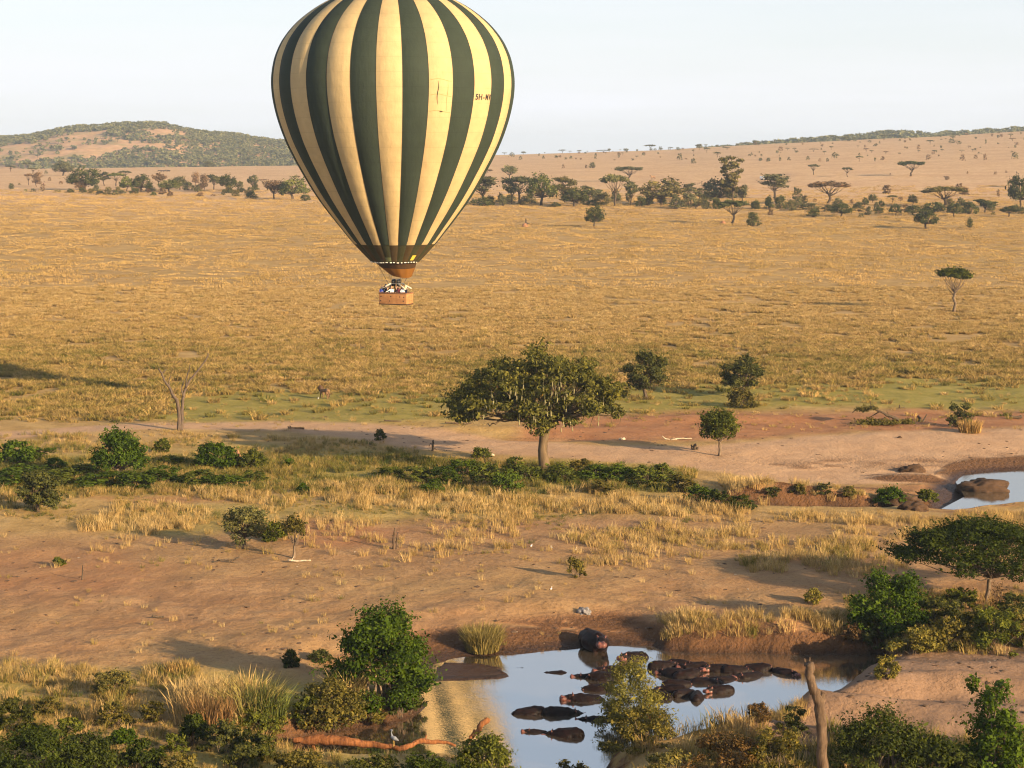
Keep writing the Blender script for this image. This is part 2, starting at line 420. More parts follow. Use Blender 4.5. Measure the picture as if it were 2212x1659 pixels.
a_ = me.attributes.new('silt', 'FLOAT', 'POINT'); a_.data.foreach_set('value', silt.astype(np.float32))
a_ = me.attributes.new('bank', 'FLOAT', 'POINT'); a_.data.foreach_set('value', bank.astype(np.float32))
cattr(me, 'zone_a', lawn, redsoil, track); cattr(me, 'zone_b', soil, wet, far)

m, nt, out = mat('savanna_ground')
pos = nd(nt, 'ShaderNodeNewGeometry').outputs['Position']
A = nd(nt, 'ShaderNodeSeparateColor'); B = nd(nt, 'ShaderNodeSeparateColor')
nt.links.new(nd(nt, 'ShaderNodeAttribute', attribute_name='zone_a').outputs['Color'], A.inputs[0])
nt.links.new(nd(nt, 'ShaderNodeAttribute', attribute_name='zone_b').outputs['Color'], B.inputs[0])
n_big = noise(nt, .035, 4, pos); n_mid = noise(nt, .32, 5, pos, .6); n_fin = noise(nt, 2.6, 5, pos, .65)
gold = ramp(nt, n_mid, [(.28, (.28, .168, .065)), (.5, (.4, .25, .1)), (.72, (.5, .33, .145))])
gold = mixc(nt, mth(nt, 'MULTIPLY', n_big, .35), gold, (.33, .26, .07))
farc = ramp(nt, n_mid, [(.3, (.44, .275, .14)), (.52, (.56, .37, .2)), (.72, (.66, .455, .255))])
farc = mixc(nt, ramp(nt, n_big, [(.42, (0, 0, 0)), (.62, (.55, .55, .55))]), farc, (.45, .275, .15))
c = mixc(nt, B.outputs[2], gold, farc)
green = ramp(nt, n_mid, [(.3, (.2, .175, .034)), (.55, (.275, .23, .05)), (.75, (.36, .28, .08))])
green = mixc(nt, ramp(nt, n_fin, [(.5, (0, 0, 0)), (.75, (.5, .5, .5))]), green, (.45, .32, .13))
c = mixc(nt, A.outputs[0], c, green)
soilc = ramp(nt, n_mid, [(.25, (.25, .13, .06)), (.5, (.335, .19, .09)), (.75, (.41, .25, .122))])
soilc = mixc(nt, ramp(nt, n_big, [(.4, (0, 0, 0)), (.65, (.6, .6, .6))]), soilc, (.4, .26, .105))
soilc = mixc(nt, ramp(nt, n_fin, [(.52, (0, 0, 0)), (.66, (.55, .55, .55))]), soilc, (.19, .105, .05))
tr_ = mth(nt, 'ABSOLUTE', mth(nt, 'SUBTRACT', noise(nt, .075, 2, pos, .5, 1.2), .5)); soilc = mixc(nt, ramp(nt, tr_, [(.0, (.45, .45, .45)), (.02, (0, 0, 0))]), soilc, (.24, .135, .07))     # game trails
c = mixc(nt, B.outputs[0], c, soilc)
redc = ramp(nt, n_mid, [(.3, (.29, .13, .058)), (.7, (.39, .195, .09))])
c = mixc(nt, A.outputs[1], c, redc)
sand = ramp(nt, n_mid, [(.25, (.4, .245, .138)), (.75, (.52, .335, .195))])
sand = mixc(nt, ramp(nt, n_fin, [(.6, (0, 0, 0)), (.75, (.35, .35, .35))]), sand, (.33, .185, .1))
c = mixc(nt, A.outputs[2], c, sand)
siltc = ramp(nt, n_mid, [(.25, (.2, .122, .074)), (.75, (.3, .19, .12))]); siltc = mixc(nt, ramp(nt, n_fin, [(.5, (0, 0, 0)), (.7, (.4, .4, .4))]), siltc, (.15, .09, .055))
c = mixc(nt, nd(nt, 'ShaderNodeAttribute', attribute_name='silt').outputs['Fac'], c, siltc)
c = mixc(nt, mth(nt, 'MULTIPLY', A.outputs[1], nd(nt, 'ShaderNodeAttribute', attribute_name='bank').outputs['Fac']), c, (.13, .066, .032))  # steep banks: dark eroded earth, with shade of pockets and undercuts painted in
c = mixc(nt, B.outputs[1], c, (.055, .03, .018))
spk = noise(nt, 9.0, 2, pos)
c = mixc(nt, ramp(nt, spk, [(.6, (0, 0, 0)), (.68, (.6, .6, .6))]), c, (.13, .075, .035))
hgt = mth(nt, 'ADD', mth(nt, 'MULTIPLY', n_fin, mth(nt, 'ADD', mth(nt, 'MULTIPLY', nd(nt, 'ShaderNodeAttribute', attribute_name='bank').outputs['Fac'], 4.0), 1.0)), mth(nt, 'MULTIPLY', n_mid, 2.0))
p = principled(nt, out, c, .95, bump(nt, hgt, .8, .11), .1)
rr = nd(nt, 'ShaderNodeMapRange'); nt.links.new(B.outputs[1], rr.inputs[0]); rr.inputs['To Min'].default_value = .95; rr.inputs['To Max'].default_value = .45
nt.links.new(rr.outputs[0], p.inputs['Roughness'])
me.materials.append(m)
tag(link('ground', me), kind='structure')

# ---------------------------------------------------------------- water
m, nt, out = mat('muddy_pool_water')
pos = nd(nt, 'ShaderNodeNewGeometry').outputs['Position']
mg = nd(nt, 'ShaderNodeMapping'); mg.inputs['Scale'].default_value = (1.0, 1.6, 1.0); nt.links.new(pos, mg.inputs['Vector'])
r1 = noise(nt, 5.0, 3, mg.outputs[0], .6, .4); r2 = noise(nt, .5, 3, mg.outputs[0])
r3 = noise(nt, 1.3, 2, mg.outputs[0], .5, .8)
h = mth(nt, 'ADD', mth(nt, 'MULTIPLY', r1, mth(nt, 'ADD', mth(nt, 'MULTIPLY', r2, 1.4), .1)), mth(nt, 'MULTIPLY', r3, .12))
nrm = bump(nt, h, .1, .03)
gl = nd(nt, 'ShaderNodeBsdfGlossy'); gl.inputs['Roughness'].default_value = .012; gl.inputs['Color'].default_value = (1.0, .98, .95, 1)
df = nd(nt, 'ShaderNodeBsdfDiffuse'); nt.links.new(ramp(nt, r2, [(.3, (.07, .05, .03)), (.7, (.11, .085, .055))]), df.inputs['Color'])
fr = nd(nt, 'ShaderNodeFresnel'); fr.inputs['IOR'].default_value = 14.0
for s in (gl, fr): nt.links.new(nrm, s.inputs['Normal'])
mx = nd(nt, 'ShaderNodeMixShader'); nt.links.new(fr.outputs[0], mx.inputs[0]); nt.links.new(df.outputs[0], mx.inputs[1]); nt.links.new(gl.outputs[0], mx.inputs[2])
nt.links.new(mx.outputs[0], out.inputs['Surface'])
M_WATER = m
def water(name, poly, label):
    c = poly.mean(0); q = poly + (poly - c) / np.linalg.norm(poly - c, axis=1)[:, None] * 2.5
    bm = bmesh.new(); f = bm.faces.new([bm.verts.new((a, b, ZW)) for a, b in q]); bmesh.ops.triangulate(bm, faces=[f])
    if f.normal.z < 0: pass
    me = bpy.data.meshes.new(name); bm.normal_update()
    for f in bm.faces:
        if f.normal.z < 0: f.normal_flip()
    bm.to_mesh(me); bm.free(); me.materials.append(m)
    o = link(name, me); tag(o, kind='structure'); return o
water('pool_water', POOL, ''); water('river_water', RIVER, '')

# ---------------------------------------------------------------- far hills
def hill(name, ridge, d0, d1, d2, z0, seed):
    us = np.linspace((ridge[0][0] - CX) / F, (ridge[-1][0] - CX) / F, 150)
    yr = np.interp(CX + F * us, [r[0] for r in ridge], [r[1] for r in ridge])
    zr = HC - (yr - YH) * d1 / F
    t = np.concatenate([np.linspace(0, 1, 60), np.linspace(1, 2, 14)[1:]])
    dd = np.where(t <= 1, d0 + (d1 - d0) * t, d1 + (d2 - d1) * (t - 1))
    prof = np.where(t <= 1, np.sin(np.clip(t, 0, 1) * np.pi / 2) ** 1.25, np.cos(np.clip(t - 1, 0, 1) * np.pi / 2))
    D, U = np.meshgrid(dd, us, indexing='ij'); X = U * D
    Z = z0 + (zr[None] - z0) * prof[:, None] + (fbm(X / 90, D / 90, seed, 4) - .5) * 14 * np.sin(np.clip(prof, 0, 1) * np.pi)[:, None]
    V = np.stack([X, D, Z], -1).reshape(-1, 3); n = len(us)
    i = np.arange(len(t) - 1)[:, None] * n; j = np.arange(n - 1)[None]
    q = np.stack([i + j, i + j + 1, i + n + j + 1, i + n + j], -1).reshape(-1, 4)
    me = np_mesh(name, V, [(q, 0)], [M_HILL], None, True)
    o = link(name, me); tag(o, kind='structure')
    return X, D, Z
m, nt, out = mat('dry_hillside'); M_HILL = m
pos = nd(nt, 'ShaderNodeNewGeometry').outputs['Position']
a = noise(nt, .02, 5, pos); b = noise(nt, .12, 4, pos)
c = ramp(nt, b, [(.3, (.4, .23, .12)), (.7, (.54, .34, .185))])
c = mixc(nt, ramp(nt, a, [(.5, (0, 0, 0)), (.65, (.7, .7, .7))]), c, (.26, .22, .09))
principled(nt, out, c, .95, None, .05)
HL = hill('hill', [(-700, 330), (-300, 315), (0, 301), (60, 297), (90, 291), (125, 282), (150, 278), (210, 275), (250, 271), (315, 269), (355, 270), (390, 280), (430, 288), (470, 291),
                   (515, 295), (545, 301), (580, 306), (640, 310), (760, 322), (900, 338), (1100, 352)], 2450, 3100, 3700, 0, 61)
HR = hill('hill.001', [(1500, 330), (1690, 311), (1800, 303), (1880, 297), (1905, 292), (1945, 291), (2010, 296), (2100, 291), (2212, 283), (2500, 272), (2800, 290)], 2480, 2950, 3500, 0, 67)

# ---------------------------------------------------------------- air
hb = MB().box((-9200, -60, -6), (9200, 9100, 132))
m, nt, out = mat('dusty_air')
pv = nd(nt, 'ShaderNodeVolumePrincipled'); pv.inputs['Color'].default_value = (.62, .78, 1.0, 1); pv.inputs['Density'].default_value = .00008
pv.inputs['Anisotropy'].default_value = 0.0
nt.links.new(pv.outputs[0], out.inputs['Volume'])
o = link('haze', hb.mesh('haze', [m])); tag(o, kind='stuff', label='thin dusty morning air over the plain')
# ---------------------------------------------------------------- plants: generators
def cloud(rng, cl, n, shell=.45, up=.35, jit=.6):
    """leaf points and normals through a set of clumps (cx,cy,cz,rx,ry,rz); also a brightness variation"""
    cl = np.asarray(cl, float)
    w = (cl[:, 3] * cl[:, 4] + cl[:, 3] * cl[:, 5] + cl[:, 4] * cl[:, 5]); w /= w.sum()
    k = rng.choice(len(cl), n, p=w)
    dv = rng.normal(size=(n, 3)); dv /= np.linalg.norm(dv, axis=1)[:, None]
    r = (shell + (1 - shell) * rng.random(n)) ** .7
    r *= 1 + .18 * (rng.random(n) - .5)
    c = cl[k]
    # some sprigs reach out of the clumps along shared twigs
    sp = rng.random(n) < .2
    tw = rng.normal(size=(len(cl), 5, 3)); tw[..., 2] = np.abs(tw[..., 2]); tw /= np.linalg.norm(tw, axis=2)[..., None]
    ds = tw[k, rng.integers(0, 5, n)] + rng.normal(0, .13, (n, 3))
    dv = np.where(sp[:, None], ds, dv); r = np.where(sp, rng.uniform(.8, 1.75, n), r)
    P = c[:, :3] + dv * r[:, None] * c[:, 3:]
    N = dv / c[:, 3:]; N /= np.linalg.norm(N, axis=1)[:, None]
    N = N * .8 + rng.normal(size=(n, 3)) * jit; N[:, 2] += up
    cv = rng.random(len(cl))[k]
    var = np.clip(.45 * rng.random(n) + .3 * cv + .25 * np.clip(.5 + .5 * N[:, 2], 0, 1), 0, 1)  # last term paints upward-facing leaves lighter, like light from above
    return P, N, var

def limbs(mb, rng, base, fork, targets, r0, r1=.35, n=6, tip=.06, wig=.06, mat=0, sides=6):
    """trunk from base to fork, then a curved limb to every target"""
    base = np.array(base, float); fork = np.array(fork, float); H = np.linalg.norm(fork - base)
    t = np.linspace(0, 1, 5)[:, None]
    P = base * (1 - t) + fork * t; P[1:-1, :2] += rng.normal(0, wig * H, (3, 2)) * .5
    mb.tube(P, np.array([1.35, 1.0, .9, .85, .85]) * r0, sides + 1, mat)
    for T in targets:
        T = np.array(T, float); s = P[-1] * 1.0
        if rng.random() < .35: s = P[-2] * .5 + P[-1] * .5
        m = s * .5 + T * .5; m[:2] = s[:2] * .45 + T[:2] * .55; m[2] = s[2] * .62 + T[2] * .38 
        Q = bez(s, m, T, n); Q[1:-1] += rng.normal(0, wig * np.linalg.norm(T - s) * .5, (n - 2, 3))
        mb.tube(Q, np.linspace(r0 * r1 * rng.uniform(.7, 1.3), r0 * tip, n), sides, mat)

def gen(kind, W, H, D, rng):
    """clumps, fork height (share), trunk radius (share of H), shell"""
    cl = []
    R = W / 2; RD = D / 2
    if kind == 'umbrella':
        for k in range(17):
            a = k * 2.4 + rng.uniform(-.3, .3); r = math.sqrt((k + .4) / 17) * .84
            z = H * (.93 - .2 * r * r + rng.uniform(-.03, .03))
            cl.append((R * r * math.cos(a), RD * r * math.sin(a), z, R * .27, RD * .27, H * .06))
        return cl, .42, .035
    if kind == 'canopy':
        for k in range(66):
            a = k * 2.4 + rng.uniform(-.3, .3); r = math.sqrt((k + .4) / 66) * .88
            z = H * (.94 - .52 * r * r + rng.uniform(-.06, .03)); q = rng.uniform(.14, .24)
            cl.append((R * r * math.cos(a), RD * r * math.sin(a), z, R * q, RD * q, H * .075))
        return cl, .36, .03
    if kind == 'layered':
        for k in range(18):
            f = rng.random(); z = H * (.5 + .46 * f); r = rng.uniform(.15, .86) * (1 - .35 * abs(f - .6)); a = k * 2.4
            cl.append((R * r * math.cos(a), RD * r * math.sin(a), z, R * .32, RD * .32, H * .075))
        return cl, .34, .034
    if kind == 'tall':
        for k in range(26):
            f = (k + rng.random()) / 26; z = H * (.3 + .68 * f); r = rng.uniform(.2, .8) * (.55 + .5 * f); a = k * 2.4
            cl.append((R * r * math.cos(a), RD * r * math.sin(a), z, R * .24, RD * .24, H * .028))
        return cl, .3, .02
    if kind == 'round':
        for k in range(20):
            a = k * 2.4; ph = math.asin(rng.uniform(-.75, 1)); r = rng.uniform(.55, .8)
            cl.append((R * r * math.cos(a) * math.cos(ph), RD * r * math.sin(a) * math.cos(ph), H * (.62 + .3 * r * math.sin(ph)), R * .34, RD * .34, H * .13))
        return cl, .3, .035
    if kind == 'dome':
        for k in range(40):
            a = k * 2.4; s = rng.uniform(0, 1) ** 1.25; r = math.sqrt(1 - s * s) * rng.uniform(.66, .86); q = rng.uniform(.18, .32)
            cl.append((R * r * math.cos(a), RD * r * math.sin(a), H * (.36 + .54 * s + rng.uniform(-.05, .04)), R * q, RD * q, H * q * .5))
        return cl, .28, .04
    if kind == 'bush':
        for k in range(46):
            a = k * 2.4; s = rng.uniform(0, 1) ** .95; r = math.sqrt(max(0, 1 - s * s * .95)) * rng.uniform(.5, .86)
            q = rng.uniform(.15, .3)
            cl.append((R * r * math.cos(a), RD * r * math.sin(a), H * (.07 + .8 * s * rng.uniform(.85, 1.08)), R * q, RD * q, H * q * rng.uniform(.4, .6)))
        return cl, .12, .022
    if kind == 'straggly':
        for k in range(34):
            a = rng.uniform(0, 6.28); s = rng.uniform(0, 1); r = math.sqrt(rng.random()) * .92 * (1.0 - .45 * s)
            q = rng.uniform(.12, .26)
            cl.append((R * r * math.cos(a), RD * r * math.sin(a), H * (.06 + .88 * s), R * q, RD * q, H * q * .5))
        return cl, .15, .015
    if kind == 'thorn':
        for k in range(38):
            a = k * 2.4; s = rng.uniform(0, 1); r = math.sqrt(max(.05, 1 - (s * 1.5 - .55) ** 2)) * rng.uniform(.3, .82); q = rng.uniform(.15, .3)
            cl.append((R * r * math.cos(a), RD * r * math.sin(a), H * (.24 + .66 * s), R * q, RD * q, H * q * .38))
        return cl, .26, .04
    if kind == 'slim':
        for k in range(9):
            a = k * 2.4; f = k / 8
            cl.append((R * .4 * math.cos(a), RD * .4 * math.sin(a), H * (.3 + .6 * f), R * .55, RD * .55, H * .13))
        return cl, .25, .03

def plant_meshes(kind, W, H, D, seed, n, leaf, bark, lmat=None, aspect=.55, sparse=1.0, extra=None, droop=0):
    rng = np.random.default_rng(seed)
    cl, fork, tr = gen(kind, W, H, D, rng)
    if extra: cl = list(cl) + list(extra)
    t = MB(); lean = rng.normal(0, .04 * W, 2)
    if kind in ('bush', 'straggly'):
        for c in cl[::2 if kind == 'straggly' else 3]:
            b = rng.normal(0, .05 * W, 2)
            P = bez((b[0], b[1], -.08 * H), (b[0] * 2, b[1] * 2, c[2] * .6), (c[0] * 1.12, c[1] * 1.12, c[2] * 1.1), 5)
            t.tube(P, np.linspace(tr * H * .7, tr * H * .12, 5), 4)
    else:
        tg = [(c[0], c[1], c[2] - c[5] * .5) for c in cl]
        limbs(t, rng, (0, 0, -.04 * H), (lean[0], lean[1], fork * H), tg, tr * H)
    P, N, var = cloud(rng, cl, n, .35 if sparse >= 1 else .15, .4)
    lb = MB().leaves(P, N, leaf, aspect, rng, 0, droop)
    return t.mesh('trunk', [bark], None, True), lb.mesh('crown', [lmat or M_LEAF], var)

_proto = {}
def proto(kind, k, n, leaf, bark):
    key = (kind, k, n)
    if key not in _proto: _proto[key] = plant_meshes(kind, 1, 1, .9, hash_seed(kind) + k * 101, n, leaf, bark)
    return _proto[key]
def hash_seed(s): return sum((i + 3) * ord(c) for i, c in enumerate(s)) * 7

_flat = {}
def flat_proto(kind, k, n=260, leaf=.13):
    """crown and stem in one small mesh, for plants a few pixels across"""
    key = (kind, k)
    if key not in _flat:
        rng = np.random.default_rng(hash_seed(kind) + k * 77)
        cl, fork, tr = gen(kind, 1, 1, .9, rng); mb = MB()
        P, N, var = cloud(rng, cl, n, .3, .4); mb.leaves(P, N, leaf, .6, rng, 0)
        nl = n; b = MB()
        mb.tube([(0, 0, -.05), (.02, 0, max(.2, fork))], [.035, .02], 4, 1, True)
        if kind not in ('bush', 'straggly'):
            for c in cl[::3]: mb.tube(bez((.02, 0, max(.2, fork)), (c[0] * .5, c[1] * .5, fork * .5 + c[2] * .4), c[:3], 4), np.linspace(.018, .006, 4), 4, 1, False)
        tot = sum(len(f) for l in mb.f.values() for f in l)
        vv = np.full(tot, .4); vv[:nl] = var
        _flat[key] = mb.mesh('shrub', [M_LEAF, M_BARKD], vv)
    return _flat[key]

GREENS = {'g': (.085, .098, .018), 'd': (.045, .058, .014), 'p': (.125, .125, .048), 'b': (.14, .088, .044), 'o': (.115, .1, .026), 'y': (.19, .165, .038),
          'r': (.12, .075, .03), 'v': (.052, .085, .011), 'k': (.078, .084, .026)}
LK = {'tree': 'tree', 'bush': 'bush', 'shrub': 'shrub'}
_cnt = [0]
def place_tree(name, px, py, w, h, kind, col, label, cat='tree', group=None, n=1100, leaf=.055, bark=None, rz=None, tilt=0, deep=.9):
    g = G(px, py); s = g.y / F; _cnt[0] += 1
    tm, cm = proto(kind, _cnt[0] % 4, n, leaf, bark or M_BARKD)
    e = empty(name, g, (_cnt[0] * 1.7) if rz is None else rz)
    Wm, Hm = w * s, h * s
    tag(e, label, cat, group)
    for nm, me in (('trunk' if kind not in ('bush', 'straggly') else 'stems', tm), ('crown' if kind not in ('bush', 'straggly') else 'foliage', cm)):
        o = link(nm, me, e, color=GREENS[col] if isinstance(col, str) else col); o.scale = (Wm, Wm * deep, Hm)
    if tilt: e.rotation_euler = (0, tilt, 0)
    return e

def place_shrub(name, px, py, w, h, kind, col, label, cat='shrub', group=None, pos=None, big=False):
    g = pos if pos is not None else G(px, py); s = g.y / F; _cnt[0] += 1
    o = link(name, flat_proto(kind + '', _cnt[0] % 5) if not big else flat_proto(kind, 10 + _cnt[0] % 5, 900, .075), None, g, GREENS[col] if isinstance(col, str) else col)
    o.scale = (w * s, w * s * .9, h * s); o.rotation_euler = (0, 0, _cnt[0] * 2.1)
    return tag(o, label, cat, group)

def big_plant(name, px, py, w, h, kind, col, label, cat, n, leaf, seed, bark=None, deep=.85, aspect=.55, group=None, lmat=None, extra=None, droop=0, sink=0):
    """a plant with meshes of its own, in metres"""
    g = G(px, py); s = g.y / F; Wm, Hm = w * s, h * s
    tm, cm = plant_meshes(kind, Wm, Hm, Wm * deep, seed, n, leaf, bark or M_BARK, lmat, aspect, extra=extra, droop=droop)
    e = empty(name, g + Vector((0, 0, -sink))); tag(e, label, cat, group); c = GREENS[col] if isinstance(col, str) else col
    low = kind in ('bush', 'straggly')
    link('stems' if low else 'trunk', tm, e, color=c); link('foliage' if low else 'crown', cm, e, color=c)
    return e

# ---------------------------------------------------------------- grass: blade tufts, instanced
m, nt, out = mat('grass_blades'); M_GRASS = m
at = nd(nt, 'ShaderNodeAttribute', attribute_name='tint', attribute_type='INSTANCER')
oi = nd(nt, 'ShaderNodeObjectInfo'); vb = nd(nt, 'ShaderNodeAttribute', attribute_name='var')
c = ramp(nt, at.outputs['Fac'], [(0, (.53, .385, .17)), (.25, (.45, .3, .115)), (.5, (.33, .24, .075)), (.75, (.16, .15, .035)), (1, (.07, .09, .018))])
k = mth(nt, 'ADD', mth(nt, 'MULTIPLY', vb.outputs['Fac'], .55), mth(nt, 'ADD', mth(nt, 'MULTIPLY', oi.outputs['Random'], .4), .5))
c = mixc(nt, 1.0, c, k, 'MULTIPLY')
d = nd(nt, 'ShaderNodeBsdfDiffuse'); t = nd(nt, 'ShaderNodeBsdfTranslucent'); mx = nd(nt, 'ShaderNodeMixShader'); mx.inputs[0].default_value = .3
for s_ in (d, t): nt.links.new(c, s_.inputs['Color'])
nt.links.new(d.outputs[0], mx.inputs[1]); nt.links.new(t.outputs[0], mx.inputs[2]); nt.links.new(mx.outputs[0], out.inputs['Surface'])

def blades(rng, n, R, h, w, lean=.35, base=.5):
    a = rng.uniform(0, 6.283, n); r = R * base * np.sqrt(rng.random(n))
    B = np.stack([r * np.cos(a), r * np.sin(a), np.zeros(n) - .03], 1)
    hh = h * rng.uniform(.5, 1.1, n); ln = rng.uniform(.1, 1, n) * lean * h
    a2 = a + rng.normal(0, .7, n)
    T = B + np.stack([ln * np.cos(a2), ln * np.sin(a2), hh], 1)
    Mi = B * .5 + T * .5; Mi[:, 2] += hh * .12; Mi[:, :2] -= (T - B)[:, :2] * .14
    p = rng.uniform(0, 6.283, n); sd = np.stack([np.cos(p), np.sin(p), np.zeros(n)], 1) * w * .5
    V = np.stack([B - sd, B + sd, Mi + sd * .8, Mi - sd * .8, T], 1).reshape(-1, 3)
    i = np.arange(n)[:, None] * 5
    return V, i + np.array([[0, 1, 2, 3]]), i + np.array([[3, 2, 4]])

def lib(name, meshes):
    c = bpy.data.collections.new(name)
    for k, me in enumerate(meshes):
        o = bpy.data.objects.new('%s_%02d' % (name, k), me); c.objects.link(o)
    return c
def tuft_mesh(seed, n, R, h, w, lean=.35, base=.5):
    rng = np.random.default_rng(seed); V, q, t = blades(rng, n, R, h, w, lean, base)
    return np_mesh('tuft', V, [(q, 0), (t, 0)], [M_GRASS], rng.random(2 * n))
def patch_mesh(seed, size, nt_, n, R, h, w):
    rng = np.random.default_rng(seed); Vs, qs, ts = [], [], []; o = 0
    for k in range(nt_):
        sc = rng.uniform(.55, 1.25); V, q, t = blades(rng, n, R * sc, h * sc, w)
        V[:, :2] += rng.uniform(-size / 2, size / 2, 2); Vs.append(V); qs.append(q + o); ts.append(t + o); o += len(V)
    return np_mesh('patch', np.concatenate(Vs), [(np.concatenate(qs), 0), (np.concatenate(ts), 0)], [M_GRASS], rng.random(2 * n * nt_))
LIB_TUSS = lib('tussock', [tuft_mesh(k, 56, .9, .62, .07, 1.15, .6) for k in range(6)])
LIB_TALL = lib('tall_tuft', [tuft_mesh(20 + k, 34, .55, 1.0, .03, .5, .75) for k in range(6)])
LIB_PATCH = lib('patch', [patch_mesh(40 + k, 9.0, 40, 10, 1.6, .42, .13) for k in range(5)])
LIB_LITTER = None

def instancer(name, coll, pts, rot, scl, idx, tint, label):
    me = bpy.data.meshes.new(name); n = len(pts)
    me.vertices.add(n); me.vertices.foreach_set('co', np.asarray(pts, np.float32).ravel())
    for nm, ty, arr in (('rot', 'FLOAT_VECTOR', rot), ('scl', 'FLOAT_VECTOR', scl)):
        a = me.attributes.new(nm, ty, 'POINT'); a.data.foreach_set('vector', np.asarray(arr, np.float32).ravel())
    a = me.attributes.new('idx', 'INT', 'POINT'); a.data.foreach_set('value', np.asarray(idx, np.int32))
    a = me.attributes.new('tint', 'FLOAT', 'POINT'); a.data.foreach_set('value', np.asarray(tint, np.float32))
    o = link(name, me); tag(o, label, None, None, 'stuff')
    ng = bpy.data.node_groups.new(name, 'GeometryNodeTree')
    ng.interface.new_socket('Geometry', in_out='INPUT', socket_type='NodeSocketGeometry')
    ng.interface.new_socket('Geometry', in_out='OUTPUT', socket_type='NodeSocketGeometry')
    gi = ng.nodes.new('NodeGroupInput'); go = ng.nodes.new('NodeGroupOutput')
    ip = ng.nodes.new('GeometryNodeInstanceOnPoints'); ci = ng.nodes.new('GeometryNodeCollectionInfo')
    ci.inputs['Collection'].default_value = coll; ci.inputs['Separate Children'].default_value = True; ci.inputs['Reset Children'].default_value = True
    def na(nm, ty):
        q = ng.nodes.new('GeometryNodeInputNamedAttribute'); q.data_type = ty; q.inputs['Name'].default_value = nm; return q.outputs['Attribute']
    er = ng.nodes.new('FunctionNodeEulerToRotation')
    k = ng.links.new
    k(gi.outputs[0], ip.inputs['Points']); k(ci.outputs[0], ip.inputs['Instance']); ip.inputs['Pick Instance'].default_value = True
    k(na('idx', 'INT'), ip.inputs['Instance Index']); k(na('rot', 'FLOAT_VECTOR'), er.inputs[0]); k(er.outputs[0], ip.inputs['Rotation'])
    k(na('scl', 'FLOAT_VECTOR'), ip.inputs['Scale']); k(ip.outputs[0], go.inputs[0])
    md = o.modifiers.new('scatter', 'NODES'); md.node_group = ng
    return o

RNG = np.random.default_rng(5)
def in_poly(x, d, polys):
    """polys given in image rows / columns of the flat ground"""
    px = CX + F * x / d; py = YH + F * HC / d; r = np.zeros(x.shape, bool)
    for P in polys: r |= poly_sd(px, py, P) < 0
    return r
def scatter_field(dens, d0, d1, umax=.33, polys=None, clump=None, dry=True):
    """uniform random points on the ground between two distances"""
    n = int(dens * umax * (d1 * d1 - d0 * d0))
    d = np.sqrt(RNG.uniform(d0 * d0, d1 * d1, n)); x = RNG.uniform(-umax, umax, n) * d
    keep = np.ones(n, bool)
    if polys is not None: keep &= in_poly(x, d, polys)
    x, d = x[keep], d[keep]
    if clump is not None:
        sc, thr, seed = clump
        k = fbm(x / sc, d / sc, seed, 3) + RNG.uniform(-.08, .08, len(x)) > thr
        x, d = x[k], d[k]
    if dry:
        k = (poly_sd(x, d, POOL) > .6) & (poly_sd(x, d, RIVER) > .3)
        x, d = x[k], d[k]
    return x, d
def put(name, coll, x, d, h, wfac, tint, label, tjit=.15, idxn=6, hj=.45):
    n = len(x); z = ground_z(x, d)
    s = h * RNG.uniform(1 - hj, 1 + hj, n) * (.6 + .8 * fbm(x / 2.2, d / 2.2, 88, 2)); wv = s * wfac * RNG.uniform(.8, 1.25, n)
    rot = np.stack([RNG.normal(0, .08, n), RNG.normal(0, .08, n), RNG.uniform(0, 6.283, n)], 1)
    t = np.clip(tint + RNG.normal(0, tjit, n), 0, 1)
    return [np.stack([x, d, z], 1), rot, np.stack([wv, wv, s], 1), RNG.integers(0, idxn, n), t]
def join(name, coll, label, *sets):
    return instancer(name, coll, *[np.concatenate([s[k] for s in sets]) for k in range(5)], label)
# ---------------------------------------------------------------- grass placement
def rect(x0, y0, x1, y1): return [(x0, y0), (x1, y0), (x1, y1), (x0, y1)]
# tussock plain, near part: single tussocks
x, d = scatter_field(1.9, 216, 430, .34, None, (5, .37, 101))
row = YH + F * HC / d
lim = 838 + 55 * (fbm(x / 20, d / 60, 7, 3) - .5) - 22 * sst(.0, .2, x / d) + 62 * sst(-.165, -.2, x / d)
keep = RNG.random(len(x)) < np.exp(-np.clip(row - lim, 0, 999) / 11) * (row < 912) + .03 * (row < 905)
x, d, row = x[keep], d[keep], row[keep]
tint = .17 + .3 * sst(640, 800, row) * (.5 + fbm(x / 25, d / 25, 19, 3)) + .1 * (fbm(x / 7, d / 7, 23, 2) - .5)
a = put('', None, x, d, .62 + .22 * sst(640, 820, row), 1.15, tint, '')
join('tussock_grass', LIB_TUSS, 'golden tussock grass covering the open plain behind the broad tree', a)
# the plain further off: patches of tussocks
gx = []; 
dd_ = 428.0
while dd_ < 1000:
    xs = np.arange(-.36 * dd_, .36 * dd_, 7.5); gx.append(np.stack([xs + RNG.uniform(-3, 3, len(xs)), np.full(len(xs), dd_) + RNG.uniform(-3, 3, len(xs))], 1)); dd_ += 7.0
gx = np.concatenate(gx); x, d = gx[:, 0], gx[:, 1]
k = (RNG.random(len(x)) < .92 - .5 * sst(700, 980, d)); x, d = x[k], d[k]
a = put('', None, x, d, .8, 1.2, .27 + .12 * (fbm(x / 50, d / 50, 29, 3) - .5), '', .05, 5, .2)
join('far_grass', LIB_PATCH, 'short golden grass on the far plain towards the tree line', a)

T = []
def tall(polys, dens, h, tint, clump=None, w=1.0, d0=85, d1=262, tj=.12):
    ys = [p[1] for P in polys for p in P]; a0 = max(80, F * HC / (max(ys) - YH) - 1); a1 = F * HC / (min(ys) - YH) + 1
    x, d = scatter_field(dens, a0, a1, .34, polys, clump)
    if len(x): T.append(put('', None, x, d, h, w, tint + .5 * (fbm(x / 5, d / 5, 93, 3) - .5), '', tj))
